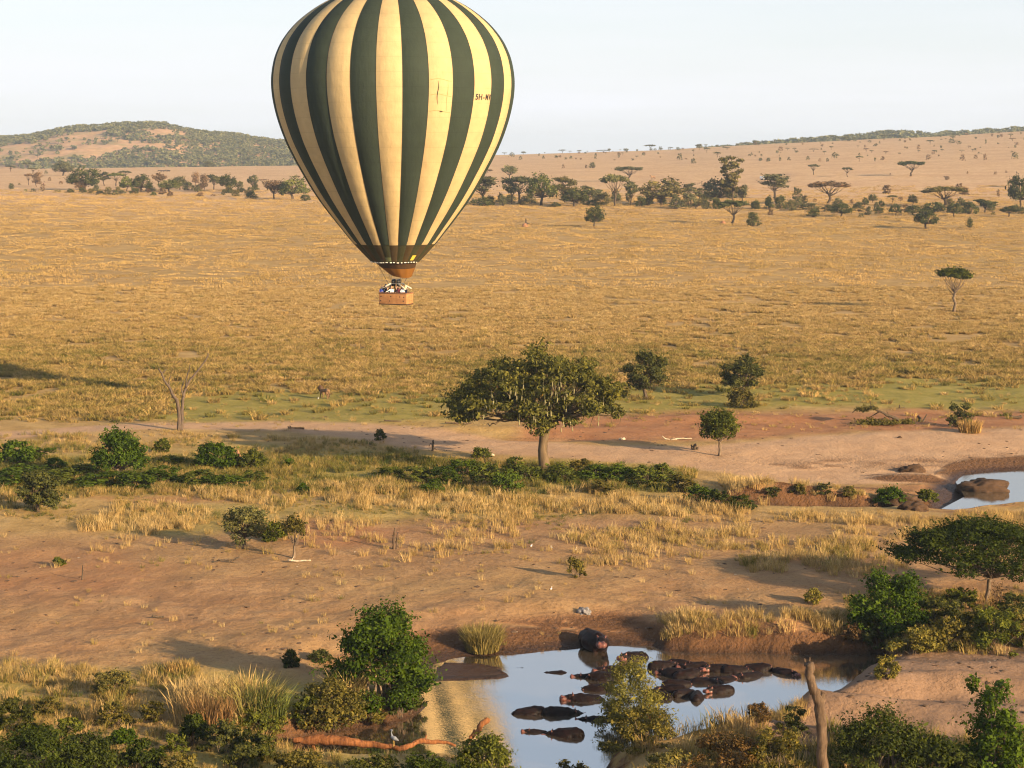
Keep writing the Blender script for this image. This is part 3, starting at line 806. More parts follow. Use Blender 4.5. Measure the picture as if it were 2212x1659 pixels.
# pale tall grass bands in the middle
tall([[(700, 1052), (900, 1042), (1100, 1050), (1300, 1060), (1450, 1085), (1640, 1108), (1480, 1118), (1300, 1108), (1000, 1108), (850, 1095), (720, 1085)]], 3.2, .66, .2, (3, .45, 1), 1.15, tj=.18)
tall([[(150, 1098), (380, 1092), (470, 1112), (440, 1140), (170, 1150)]], 3.0, .66, .2, (3, .44, 2), 1.15, tj=.18)
tall([[(330, 1040), (560, 1045), (800, 1048), (800, 1108), (640, 1100), (480, 1085), (330, 1070)]], 2.4, .55, .3, (3, .46, 3), 1.2, tj=.2)
tall([[(1560, 1035), (1620, 1040), (1660, 1075), (1650, 1092), (1580, 1075)]], 6, .8, .12)
tall([[(1480, 1098), (1700, 1108), (2000, 1105), (2400, 1090), (2400, 1135), (1900, 1140), (1600, 1125)]], 2.8, .5, .2, (3, .44, 4), 1.2)
tall([[(1800, 1130), (2100, 1120), (2400, 1115), (2400, 1240), (1960, 1200), (1800, 1170)]], 2.6, .6, .24, (3, .47, 5), 1.2, tj=.2)
tall([[(1180, 1140), (1600, 1120), (1750, 1150), (1600, 1185), (1300, 1185), (1180, 1165)]], 2.4, .55, .28, (3, .49, 6), 1.2, tj=.2)
tall([[(1560, 1180), (1900, 1165), (1960, 1230), (1850, 1248), (1620, 1238)]], 2.8, .62, .3, (3, .44, 7), 1.2, tj=.2)
tall([[(1100, 1190), (1620, 1185), (1500, 1235), (1250, 1235)]], 1.4, .6, .3, (3, .5, 8))
tall([[(520, 1100), (1150, 1108), (1150, 1180), (900, 1215), (620, 1200), (420, 1180), (200, 1200), (200, 1150), (460, 1140)]], 1.3, .6, .25, (3, .5, 9))
tall([[(1430, 1330), (1520, 1335), (1650, 1345), (1860, 1345), (1860, 1372), (1600, 1372), (1440, 1365)]], 9, .55, .26, (2, .4, 10), 1.4, tj=.22)
tall([[(1440, 1366), (1880, 1376), (1880, 1396), (1440, 1392)]], 7, .42, .3, (1.6, .44, 11), 1.5, tj=.22)
tall([[(1640, 1058), (1760, 1056), (1870, 1060), (1860, 1072), (1640, 1070)]], 6, .5, .3, (2, .42, 25), 1.3, tj=.25)
# left: grass among the bushes below the track
tall([[(-300, 945), (350, 932), (900, 960), (900, 990), (560, 1000), (-300, 1000)]], 2.0, .42, .5, (4, .43, 12), 1.3, tj=.2)
tall([[(-300, 995), (900, 990), (1500, 1010), (1500, 1065), (-300, 1075)]], 3.0, .5, .72, (4, .36, 13), 1.4, tj=.18)
tall([[(-300, 1065), (330, 1060), (420, 1085), (150, 1100), (-300, 1120)]], 2.2, .55, .5, (3, .42, 14), 1.2, tj=.2)
# foreground left
tall([[(-300, 1425), (180, 1425), (430, 1440), (450, 1500), (240, 1560), (-300, 1600)]], 3.2, .5, .34, (2.2, .46, 15), 1.1, tj=.25)
tall([[(-300, 1520), (420, 1500), (640, 1560), (660, 1680), (-300, 1700)]], 3.4, .42, .55, (2.2, .44, 16), 1.1, tj=.25)
tall([[(380, 1510), (540, 1500), (560, 1560), (400, 1570)]], 9, .95, .2, None, 1.2)
tall([[(600, 1620), (1000, 1640), (1120, 1690), (600, 1700)]], 5, .34, .5, (2, .42, 17), 1.3, tj=.25)
# right: among the bank bushes and in front of the pool
tall([[(1830, 1290), (2400, 1280), (2400, 1420), (1950, 1405), (1900, 1410), (1850, 1375)]], 4, .6, .5, (2.2, .42, 18), 1.2, tj=.25)
tall([[(1560, 1520), (1700, 1515), (1740, 1560), (1600, 1590)]], 9, .65, .3, (2, .35, 19), 1.2, tj=.2)
tall([[(1380, 1590), (1780, 1590), (1780, 1700), (1340, 1720)]], 6, .6, .45, (2, .42, 20), 1.2, tj=.25)
tall([[(1780, 1590), (2400, 1600), (2400, 1720), (1780, 1720)]], 5, .7, .6, (2, .36, 21), 1.2, tj=.2)
tall([[(1410, 1393), (1460, 1396), (1450, 1406), (1405, 1404)]], 14, .4, .8, None, 1.4)
tall([rect(1180, 1640, 1290, 1690)], 10, .8, .5, None)
tall([[(-300, 1440), (420, 1450), (600, 1560), (700, 1700), (-300, 1700)]], 3.0, .26, .5, (1.5, .4, 24), 1.6, tj=.25)
tall([[(-300, 1050), (700, 1060), (1500, 1110), (1500, 1150), (700, 1130), (-300, 1130)]], 2.2, .22, .72, (3, .46, 26), 2.0, tj=.2)
# scattered small tufts on bare soil and short grass
tall([rect(-300, 1120, 2500, 1440)], .16, .32, .3, (6, .46, 22), 1.3, tj=.2)
tall([rect(-300, 850, 2500, 930)], .22, .3, .42, (8, .5, 23), 1.8, tj=.15)
join('tall_grass', LIB_TALL, 'tall dry and green grass along the river and on the banks', *T)

# clods, dung and stones on the bare ground
def rock_mesh(name, seed, r, flat=.6, rough=.35, sub=1, mats=()):
    bm = bmesh.new(); bmesh.ops.create_icosphere(bm, subdivisions=sub, radius=1)
    rng = np.random.default_rng(seed); ph = rng.uniform(0, 6, 6)
    for v in bm.verts:
        c = v.co; k = 1 + rough * (math.sin(c.x * 2.3 + ph[0]) * math.sin(c.y * 2.9 + ph[1]) + .6 * math.sin(c.z * 4 + ph[2] + c.x * 3)) + rng.uniform(-.12, .12) * rough * 2
        v.co = Vector((c.x * k * r, c.y * k * r, c.z * k * r * flat))
    me = bpy.data.meshes.new(name); bm.to_mesh(me); bm.free()
    for q in mats: me.materials.append(q)
    return me
M_CLOD = plain('dry_dung_and_clods', (.1, .06, .035), .95, 3.0)
M_STONE = plain('pale_stone', (.42, .33, .23), .9, 3.0)
lt = [rock_mesh('clod', 900 + k, .16 if k < 6 else .07, .45, .4, 1, [M_CLOD if k < 6 else M_STONE]) for k in range(7)]
LIB_LITTER = lib('litter', lt)
x, d = scatter_field(.16, 96, 262, .33, [rect(-300, 1100, 2500, 1430), rect(-300, 880, 2500, 1010)], (5, .47, 61))
x2, d2 = scatter_field(1.6, 96, 140, .33, [[(480, 1390), (640, 1372), (760, 1360), (730, 1420), (560, 1420)], [(1100, 1335), (1250, 1330), (1400, 1370), (1150, 1385)], [(1430, 1368), (1880, 1378), (1890, 1402), (1430, 1400)], [(1900, 1425), (2300, 1415), (2300, 1560), (1800, 1570)], [(1260, 1330), (1420, 1330), (1420, 1395), (1250, 1392)]], (1.5, .5, 64))
x = np.concatenate([x, x2]); d = np.concatenate([d, d2])
join('ground_litter', LIB_LITTER, 'dark clods, dung and pale stones strewn on the bare soil', put('', None, x, d, .62, 1.2, .5, '', .1, 7, .6))

# scrub on the hills
scr = [flat_proto('bush', 20 + k, 70, .34) for k in range(3)] + [flat_proto('round', 20 + k, 70, .34) for k in range(2)] + [flat_proto('umbrella', 20, 70, .3)]
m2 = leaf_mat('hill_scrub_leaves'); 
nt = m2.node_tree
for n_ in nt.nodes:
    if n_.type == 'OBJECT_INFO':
        mixn = n_.outputs['Color'].links[0].to_node; nt.links.remove(n_.outputs['Color'].links[0]); mixn.inputs[6].default_value = (.17, .17, .078, 1)  # lightened leaf colour, part of the distance haze painted in
scr2 = []
for q in scr:
    q = q.copy(); q.materials[0] = m2; scr2.append(q)
LIB_SCRUB = lib('scrub', scr2)
def hill_scrub(name, HX, n, dens, label, seed, size, tmax=1.0):
    X, D, Z = HX; r = np.random.default_rng(seed)
    a = r.random(n) * (59 * tmax); b = r.random(n) * (X.shape[1] - 1); i, j = a.astype(int), b.astype(int); fa, fb = a - i, b - j
    def bl(Q): return (Q[i, j] * (1 - fb) + Q[i, j + 1] * fb) * (1 - fa) + (Q[i + 1, j] * (1 - fb) + Q[i + 1, j + 1] * fb) * fa
    x, d, z = bl(X), bl(D), bl(Z)
    px = CX + F * x / d; py = YH + F * (HC - z) / d
    k = r.random(n) < dens(px, py, x, d); x, d, z = x[k], d[k], z[k]; n = len(x)
    s = size * r.uniform(.5, 1.4, n)
    instancer(name, LIB_SCRUB, np.stack([x, d, z - .3], 1), np.stack([np.zeros(n), np.zeros(n), r.uniform(0, 6.28, n)], 1),
              np.stack([s * 1.3, s * 1.3, s], 1), r.integers(0, 6, n), np.full(n, .5), label)
BARE = [(60, 310), (120, 298), (210, 288), (270, 302), (405, 320), (410, 336), (310, 318), (250, 330), (160, 342), (20, 352), (-60, 352), (-100, 330)]
BARE2 = [(300, 282), (380, 280), (420, 295), (350, 297)]
def dl(px, py, x, d):
    sd = np.minimum(poly_sd(px, py, BARE), poly_sd(px, py, BARE2)); nz = fbm(x / 45, d / 80, 71, 3)
    return np.where(sd < 0, .1, .5 + .4 * sst(0, 30, sd)) * sst(.3, .5, nz + .1 * (sd > 0))
hill_scrub('hill_scrub', HL, 24000, dl, 'hazy green scrub wood covering the far hill left of the balloon', 3, 5.0)
hill_scrub('distant_wood', HR, 9000, lambda px, py, x, d: .45 + .3 * (fbm(x / 60, d / 60, 73, 3) > .45), 'grey green wood along the skyline beyond the right hillside', 4, 6.5)
# ---------------------------------------------------------------- hot air balloon
SB = 19.0; DB = F / SB
def bz(row): return HC - (row - YH) / SB
BX = (850 - CX) / SB
AL = math.atan2(-BX, DB)                 # direction from the balloon back to the viewer
def fabric(name, col, rough=.55, transl=.12):
    m, nt, out = mat(name)
    uvn = nd(nt, 'ShaderNodeTexCoord').outputs['Object']
    n = noise(nt, .8, 4, uvn); n2 = noise(nt, 9, 2, uvn)
    mg = nd(nt, 'ShaderNodeMapping'); mg.inputs['Scale'].default_value = (.05, .05, .9); nt.links.new(uvn, mg.inputs['Vector'])
    hband = noise(nt, 1.0, 2, mg.outputs[0])
    c = ramp(nt, n, [(.3, [x * .9 for x in col]), (.7, [min(1, x * 1.07) for x in col])])
    c = mixc(nt, mth(nt, 'MULTIPLY', hband, .3), c, [x * .7 for x in col])
    sp_ = nd(nt, 'ShaderNodeSeparateXYZ'); nt.links.new(uvn, sp_.inputs[0]); fz_ = mth(nt, 'FRACT', mth(nt, 'MULTIPLY', sp_.outputs['Z'], .62))
    c = mixc(nt, mth(nt, 'MULTIPLY', mth(nt, 'LESS_THAN', fz_, .035), .3), c, [x * .55 for x in col])     # horizontal panel seams
    st_ = noise(nt, .35, 5, uvn, .7); c = mixc(nt, ramp(nt, st_, [(.58, (0, 0, 0)), (.8, (.3, .3, .3))]), c, [x * .6 for x in col])     # stains
    mv = nd(nt, 'ShaderNodeMapping'); mv.inputs['Scale'].default_value = (2.6, 2.6, .22); nt.links.new(uvn, mv.inputs['Vector']); pk = noise(nt, 1.0, 4, mv.outputs[0], .6)     # lengthwise puckers
    b = bump(nt, mth(nt, 'ADD', mth(nt, 'MULTIPLY', n, 1.2), mth(nt, 'ADD', mth(nt, 'MULTIPLY', n2, .08), mth(nt, 'MULTIPLY', pk, .55))), .4, .14)
    p = nd(nt, 'ShaderNodeBsdfPrincipled'); nt.links.new(c, p.inputs['Base Color']); p.inputs['Roughness'].default_value = rough + .2; p.inputs['Specular IOR Level'].default_value = .15
    nt.links.new(b, p.inputs['Normal'])
    t = nd(nt, 'ShaderNodeBsdfTranslucent'); nt.links.new(c, t.inputs['Color'])
    mx = nd(nt, 'ShaderNodeMixShader'); mx.inputs[0].default_value = transl
    nt.links.new(p.outputs[0], mx.inputs[1]); nt.links.new(t.outputs[0], mx.inputs[2]); nt.links.new(mx.outputs[0], out.inputs['Surface'])
    return m
M_CREAM = fabric('cream_balloon_cloth', (.54, .4, .2)); M_GREEN = fabric('dark_green_balloon_cloth', (.034, .046, .032))
M_NOMEXA = fabric('brown_heatproof_cloth', (.075, .05, .02)); M_NOMEXB = fabric('olive_heatproof_cloth', (.05, .05, .022))
M_SKIRT = fabric('orange_skirt_cloth', (.24, .1, .016), .6, .25); M_SKIRT_SHADE = fabric('dark_brown_skirt_cloth', (.055, .03, .012), .6, .05); M_SEAM = plain('dark_seam_tape', (.05, .04, .025), .7)
M_HEM = plain('white_hem_tape', (.8, .76, .66), .7); M_INK = plain('black_lettering', (.03, .02, .015), .6)
PROF = [(-34, 0.0), (-33, .7), (-30, 1.9), (-22, 3.9), (-10, 5.9), (0, 7.25), (25, 9.35), (55, 11.2), (90, 12.6), (125, 13.4), (160, 13.75), (185, 13.8), (215, 13.65), (250, 13.25),
        (280, 12.75), (310, 12.15), (350, 11.1), (400, 9.6), (430, 8.6), (460, 7.45), (490, 6.2), (520, 4.95), (527, 4.62), (545, 3.75), (565, 2.75)]
zz_ = np.array([bz(r) for r, _ in PROF]); rr_ = np.array([q for _, q in PROF])
zs = np.concatenate([np.linspace(zz_[0], bz(-20), 10)[:-1], np.linspace(bz(-20), bz(565), 90)])
# smooth the profile
rs = np.interp(-zs, -zz_, rr_); ker = np.hanning(9)[1:-1]; ker /= ker.sum(); rs2 = np.convolve(np.pad(rs, 3, 'edge'), ker, 'valid'); rs2[:6] = rs[:6]; rs2[-8:] = rs[-8:]; rs = rs2
NG = 30; STEP = 2 * math.pi / NG; PHI0 = rad(4.1) - STEP * 15
balloon = empty('hot_air_balloon', (BX, DB, bz(657)))
tag(balloon, 'giant hot air balloon with dark green and cream vertical stripes', 'balloon')
O = Vector((BX, DB, bz(657)))
def envr(phi, z):
    """radius of the bulging gores"""
    r = np.interp(-z, -zs, rs)
    f = ((phi - PHI0) / STEP) % 1.0
    sc = (.006 + .012 * np.clip((z - 16) / 26, 0, 1) + .02 * np.exp(-((z - 24) / 6.0) ** 2))
    return r * (1 + sc * (np.abs(np.sin(f * np.pi)) ** .75 - .8))
def envp(phi, z, off=0.0):
    r = envr(phi, z) + off; a = phi + AL
    sway = .012 * (z - 38)      # the envelope leans a little
    return np.stack([r * np.sin(a) - sway * .8, -r * np.cos(a), z - O.z], -1)
def panel(name, p0, p1, zr, m, off=0.0, n=7, k=None, parent=balloon):
    zq = zs[(zs <= zr[0] + 1e-6) & (zs >= zr[1] - 1e-6)] if k is None else np.linspace(zr[0], zr[1], k)
    zq = np.unique(np.concatenate([zq, [zr[0], zr[1]]]))[::-1]
    ph = np.linspace(p0, p1, n); PH, ZQ = np.meshgrid(ph, zq, indexing='xy')
    V = envp(PH, ZQ, off).reshape(-1, 3); i = np.arange(len(zq) - 1)[:, None] * n; j = np.arange(n - 1)[None]
    q = np.stack([i + j, i + n + j, i + n + j + 1, i + j + 1], -1).reshape(-1, 4)
    return link(name, np_mesh(name, V, [(q, 0)], [m], None, True), parent)
gores = []
for g in range(NG):
    p0 = PHI0 + g * STEP; p1 = p0 + STEP
    grn = (g - 15) % 2 == 0
    go = panel('gore', p0, p1, (zs[0], bz(526)), M_GREEN if grn else M_CREAM); gores.append(go)
    go['label'] = ('dark green' if grn else 'cream') + ' vertical gore of the envelope'
    panel('heatproof_panel', p0, p1, (bz(526.5), bz(565)), M_NOMEXB if grn else M_NOMEXA, .004)
    # seam tape
    zq = zs[(zs > bz(525))]; P = envp(np.full(len(zq), p0), zq, .012)
    sm = MB(); sm.tube(P, np.full(len(P), .028), 4, 0, False); link('seam', sm.mesh('seam', [M_SEAM]), go)
g_dark = PHI0 + 13 * STEP
panel('patch', rad(-20), rad(-8.2), (bz(553), bz(562)), plain('faded_green_patch', (.13, .15, .07), .7), .02)
panel('patch', rad(33), rad(42), (bz(549), bz(560)), plain('yellow_patch', (.62, .48, .06), .7), .03)
# stitched vent panel on a cream gore
vent = None; pa, pb = rad(16.9), rad(27.3)
gv = gores[15 + 1]
for r0 in (182, 213, 246):
    sm = MB(); ph = np.linspace(pa, pb, 12); P = envp(ph, np.full(12, bz(r0)) + .12 * np.sin(np.linspace(0, 5, 12)), .006)
    sm.tube(P, np.full(12, .022), 4, 0, False); link('stitching', sm.mesh('stitching', [plain('ochre_stitching', (.42, .27, .09), .8)]), gv)
for a0, rws, th in ((rad(20.2), (184, 232), .05), (rad(25.0), (182, 246), .02)):
    sm = MB(); z_ = np.linspace(bz(rws[0]), bz(rws[1]), 12); P = envp(np.full(12, a0) + rad(.25) * np.sin(np.linspace(0, 7, 12)), z_, .01)
    sm.tube(P, th * np.sin(np.linspace(.3, 2.9, 12)), 4, 0, False); link('stitching', sm.mesh('stitching', [bpy.data.materials['dark_seam_tape'] if th > .03 else bpy.data.materials['ochre_stitching']]), gv)
sm = MB(); ph = np.linspace(rad(21.5), rad(23.2), 6); sm.tube(envp(ph, np.full(6, bz(246.5)), .02), np.full(6, .07) * np.sin(np.linspace(.3, 2.8, 6)), 4, 0, False); link('vent_slit', sm.mesh('vent_slit', [M_SEAM]), gv)
# registration lettering, laid on the cloth
adv = 0.0; glyphs = []
for ch in '5H-MV':
    fc = bpy.data.curves.new('letter', 'FONT'); fc.body = ch; fc.size = 1.0; fc.offset = .022
    tmp = bpy.data.objects.new('tmp', fc); COL.objects.link(tmp); bpy.context.view_layer.update()
    tme = bpy.data.meshes.new_from_object(tmp.evaluated_get(bpy.context.evaluated_depsgraph_get())); bpy.data.objects.remove(tmp)
    xs = [v.co.x for v in tme.vertices]; glyphs.append((ch, tme, adv - min(xs) + (.12 if ch == '-' else 0))); adv += max(xs) - min(xs) + (.36 if ch == '-' else .12)
for ch, tme, off in glyphs:
    bm = bmesh.new(); bm.from_mesh(tme); bmesh.ops.triangulate(bm, faces=bm.faces[:]); bmesh.ops.subdivide_edges(bm, edges=bm.edges[:], cuts=1)
    for v in bm.verts:
        ph = rad(41.1) + (v.co.x + off) / (adv - .12) * rad(10.6); z = bz(220.5) + v.co.y / .72 * (bz(208.5) - bz(220.5))
        v.co = Vector(envp(np.array(ph), np.array(z), .035))
    bmesh.ops.solidify(bm, geom=bm.faces[:], thickness=.004) if False else None
    bm.to_mesh(tme); bm.free(); tme.materials.clear(); tme.materials.append(M_INK); lo = link('letter', tme, gores[15 + 3]); lo['label'] = 'black registration character ' + ch
# mouth hem with pale tabs, skirt
ph = np.linspace(0, 2 * math.pi, 61); hm = MB(); hm.tube(envp(ph, np.full(61, bz(565)), .0), np.full(61, .05), 5, 0, False); link('mouth_hem', hm.mesh('mouth_hem', [M_SEAM]), balloon)
rng = np.random.default_rng(4)
for k in range(17):
    a = rad(-80) + k * rad(8.6) + rng.normal(0, .01); w = rng.uniform(.02, .055)
    t_ = np.linspace(a - w, a + w, 5); hm = MB(); hm.tube(envp(t_, np.full(5, bz(564.2)) - rng.uniform(0, .06), .04), np.full(5, .055), 5); link('hem_tab', hm.mesh('hem_tab', [M_HEM]), balloon)
MX = .28
def ring(zc, r, n=40, cx=MX, cy=0, sq=1.0):
    a = np.linspace(0, 2 * np.pi, n, endpoint=False); return np.stack([cx + r * np.sin(a), cy - r * sq * np.cos(a), np.full(n, zc - O.z)], 1)
def skin(name, rings, m, parent, closed=True, smooth=True):
    n = len(rings[0]); V = np.concatenate(rings); i = np.arange(len(rings) - 1)[:, None] * n; j = np.arange(n)[None]
    q = np.stack([i + j, i + n + j, i + n + (j + 1) % n, i + (j + 1) % n], -1).reshape(-1, 4)
    return link(name, np_mesh(name, V, [(q, 0)], [m], None, smooth), parent)
def skirt_ring(f):
    r = 2.3 - 1.05 * f ** 1.1; a = np.linspace(0, 2 * np.pi, 48, endpoint=False)
    R_ = r * (1 + .02 * np.cos(a * 12)); drop = (.82 + .18 * np.cos(a))     # the skirt hangs lower on the viewer side
    return np.stack([MX + R_ * np.sin(a + AL) + .62 * f, -R_ * np.cos(a + AL), bz(566) - O.z - f * 1.72 * drop - .1 * f * np.sin(a * 2)], 1)
skin('skirt_shade_band', [skirt_ring(f) for f in np.linspace(0, .4, 5)], M_SKIRT_SHADE, balloon); skin('skirt', [skirt_ring(f) for f in np.linspace(.4, 1, 7)], M_SKIRT, balloon)  # upper band: dark inside of the mouth painted as a strip of skirt
# burner frame, burners, tanks
M_STEEL = plain('brushed_steel', (.55, .53, .5), .3, None, .3, .9); M_BLK = plain('black_metal', (.02, .02, .02), .45); M_PAD = plain('cream_pole_sleeves', (.55, .5, .4), .7)
BW, BD_, BH = 3.45, 1.9, 1.3          # basket length, width, height
byaw = rad(-24) + AL
basket = empty('basket', (.3, 0, 0), byaw); basket.parent = balloon
zr_ = bz(633) - O.z
fr = MB(); fz = bz(612) - O.z
fr.tube([(-.75, -.5, fz), (.75, -.5, fz), (.75, .5, fz), (-.75, .5, fz), (-.75, -.5, fz)], np.full(5, .045), 6)
link('burner_frame', fr.mesh('burner_frame', [M_STEEL]), basket)
for sx in (-1, 1):
    for sy in (-1, 1):
        b = MB(); x_, y_ = sx * .3, sy * .22
        b.tube([(x_, y_, fz - .3), (x_, y_, fz - .02), (x_, y_, fz), (x_, y_, fz + .42)], [.12, .12, .17, .17], 10)
        bo = link('burner', b.mesh('burner', [M_BLK], None, True), basket)
        b = MB(); b.tube([(x_, y_ - .02, fz + .43), (x_, y_ - .02, fz + .5)], [.13, .13], 10); link('burner_can', b.mesh('burner_can', [M_STEEL], None, True), bo)
        b = MB(); b.tube([(sx * .72, sy * .48, fz), (sx * 1.0, sy * .6, fz - .45), (sx * 1.3, sy * .75, zr_ + .05)], [.04, .035, .035], 6); link('upright_pole', b.mesh('upright_pole', [M_STEEL]), basket)
        b = MB(); b.tube([(sx * .42, sy * .5, fz + .02), (sx * 1.55, sy * .8, fz - .62)], [.075, .075], 8); link('pole_sleeve', b.mesh('pole_sleeve', [M_PAD], None, True), basket)
        for q in range(2):
            a = AL + math.atan2(sx * 1.0, -sy * 1.0 * -1) if False else 0
            b = MB(); b.tube([(sx * .75, sy * .5, fz), (sx * (1.5 + .5 * q), sy * (1.9 - .7 * q), bz(565) - O.z)], [.018, .018], 4, 0, False); link('load_cable', b.mesh('load_cable', [M_BLK]), basket)
for x_, y_ in ((-.35, -.1), (.05, .12), (.35, -.2)):
    b = MB(); b.tube([(x_, y_, zr_ - .9), (x_, y_, zr_ + .05), (x_, y_, zr_ + .18), (x_, y_, zr_ + .22)], [.16, .16, .12, .05], 12); link('gas_bottle', b.mesh('gas_bottle', [M_STEEL], None, True), basket)
# wicker basket: wall with rounded corners, rim, runners, foot holes
m, nt, out = mat('woven_wicker'); M_WICK = m
co = nd(nt, 'ShaderNodeTexCoord').outputs['Object']
wv = nd(nt, 'ShaderNodeTexWave'); wv.bands_direction = 'Z'; wv.inputs['Scale'].default_value = 9; wv.inputs['Distortion'].default_value = 1.5; nt.links.new(co, wv.inputs['Vector'])
n = noise(nt, 3, 4, co); c = ramp(nt, n, [(.3, (.33, .15, .05)), (.7, (.5, .25, .09))]); c = mixc(nt, mth(nt, 'MULTIPLY', wv.outputs['Fac'], .35), c, (.22, .09, .03))
principled(nt, out, c, .7, bump(nt, wv.outputs['Fac'], .5, .02), .3)
def rrect(w, d, r, z, n=5):
    P = []
    for cx, cy, a0 in ((w / 2 - r, -d / 2 + r, -90), (w / 2 - r, d / 2 - r, 0), (-w / 2 + r, d / 2 - r, 90), (-w / 2 + r, -d / 2 + r, 180)):
        for k in range(n):
            a = rad(a0 + 90 * k / (n - 1)); P.append((cx + r * math.cos(a), cy + r * math.sin(a), z))
    return np.array(P)
skin('wicker_wall', [rrect(BW, BD_, .12, .02), rrect(BW + .02, BD_ + .02, .12, BH * .5), rrect(BW + .04, BD_ + .04, .12, BH), rrect(BW - .1, BD_ - .1, .1, BH), rrect(BW - .12, BD_ - .12, .1, .1)][::-1], M_WICK, basket, True, False)
P = rrect(BW + .02, BD_ + .02, .12, BH); P = np.concatenate([P, P[:1]]); b = MB(); b.tube(P, np.full(len(P), .07), 7, 0, False); link('padded_rim', b.mesh('padded_rim', [plain('brown_suede_rim', (.2, .1, .05), .9)], None, True), basket)
P = rrect(BW + .01, BD_ + .01, .12, .05); P = np.concatenate([P, P[:1]]); b = MB(); b.tube(P, np.full(len(P), .06), 6, 0, False); link('hide_skirting', b.mesh('hide_skirting', [plain('dark_hide', (.05, .025, .015), .8)], None, True), basket)
b = MB().box((-BW / 2 + .06, -BD_ / 2 + .06, .02), (BW / 2 - .06, BD_ / 2 - .06, .295)); link('floor', b.mesh('floor', [M_WICK]), basket)
b = MB().box((-BW / 2 + .06, -.03, .09), (BW / 2 - .06, .03, BH - .03)); link('partition', b.mesh('partition', [M_WICK]), basket)
for sx in (-.62, .62):
    b = MB().box((sx - .03, -BD_ / 2 + .06, .09), (sx + .03, BD_ / 2 - .06, BH - .03)); link('partition', b.mesh('partition', [M_WICK]), basket)
M_HOLE = plain('dark_foot_hole', (.012, .008, .006), .95)
for x_, z_ in ((-.25, .92), (-.38, .42), (1.35, .86), (-1.45, .92), (-1.5, .42), (1.3, .42), (.85, .9)):
    y_ = -BD_ / 2 - .02; V = [(x_ + .075 * math.cos(a), y_, z_ + .06 * math.sin(a)) for a in np.linspace(0, 6.283, 10, endpoint=False)]; V2 = [(p[0], y_ + .05, p[2]) for p in V]
    b = MB(); b.add(V + V2, [[(k, (k + 1) % 10, 10 + (k + 1) % 10, 10 + k) for k in range(10)]]); b.add(V, [[tuple(range(10))]]); link('foot_hole', b.mesh('foot_hole', [M_HOLE]), basket)
for y_, z_ in ((-.35, .88), (.5, .95), (-.05, .42), (.45, .42)):
    x_ = BW / 2 + .02; V = [(x_, y_ + .075 * math.cos(a), z_ + .06 * math.sin(a)) for a in np.linspace(0, 6.283, 10, endpoint=False)]
    b = MB(); b.add(V, [[tuple(range(10))]]); b.add([(p[0] - .04, p[1], p[2]) for p in V], [[tuple(range(10))[::-1]]]); link('foot_hole', b.mesh('foot_hole', [M_HOLE]), basket)

# ---------------------------------------------------------------- bodies: tapered limbs grown into one skin
def blob(name, caps, mats, voxel, smooth=2):
    """caps: (p0, r0, p1, r1, material index); returns one continuous mesh"""
    bm = bmesh.new()
    for p0, r0, p1, r1, mi in caps:
        p0 = Vector(p0); p1 = Vector(p1)
        if (p1 - p0).length < 1e-5: p1 = p0 + Vector((0, 0, 1e-3))
        q = (p1 - p0).to_track_quat('Z', 'Y'); Ln = (p1 - p0).length; n = 12; rings = []
        for t in np.linspace(-90, 0, 4): rings.append((r0 * math.cos(rad(t)), r0 * math.sin(rad(t))))
        for t in np.linspace(0, 90, 4): rings.append((r1 * math.cos(rad(t)), Ln + r1 * math.sin(rad(t))))
        vs = [[bm.verts.new(p0 + q @ Vector((max(r, 1e-3) * math.cos(a), max(r, 1e-3) * math.sin(a), z))) for a in np.linspace(0, 2 * math.pi, n, endpoint=False)] for r, z in rings]
        for A_, B_ in zip(vs[:-1], vs[1:]):
            for k in range(n): bm.faces.new((A_[k], A_[(k + 1) % n], B_[(k + 1) % n], B_[k]))
        bm.faces.new(vs[0][::-1]); bm.faces.new(vs[-1])
    me = bpy.data.meshes.new('tmp'); bm.to_mesh(me); bm.free()
    o = bpy.data.objects.new('tmp', me); COL.objects.link(o)
    md = o.modifiers.new('r', 'REMESH'); md.mode = 'VOXEL'; md.voxel_size = voxel
    ms = o.modifiers.new('s', 'SMOOTH'); ms.factor = .5; ms.iterations = smooth
    bpy.context.view_layer.update()
    res = bpy.data.meshes.new_from_object(o.evaluated_get(bpy.context.evaluated_depsgraph_get())); bpy.data.objects.remove(o); bpy.data.meshes.remove(me)
    res.name = name; res.materials.clear()
    for m_ in mats: res.materials.append(m_)
    C = np.zeros(len(res.polygons) * 3); res.polygons.foreach_get('center', C); C = C.reshape(-1, 3)
    best = np.full(len(C), 1e9); idx = np.zeros(len(C), np.int32)
    for p0, r0, p1, r1, mi in caps:
        p0 = np.array(p0, float); e = np.array(p1, float) - p0; t = np.clip(((C - p0) @ e) / (e @ e + 1e-9), 0, 1)
        dd = np.linalg.norm(C - p0 - t[:, None] * e, axis=1) - (r0 + (r1 - r0) * t)
        k = dd < best; best[k] = dd[k]; idx[k] = mi
    res.polygons.foreach_set('material_index', idx); res.polygons.foreach_set('use_smooth', np.ones(len(C), bool)); res.update()
    return res

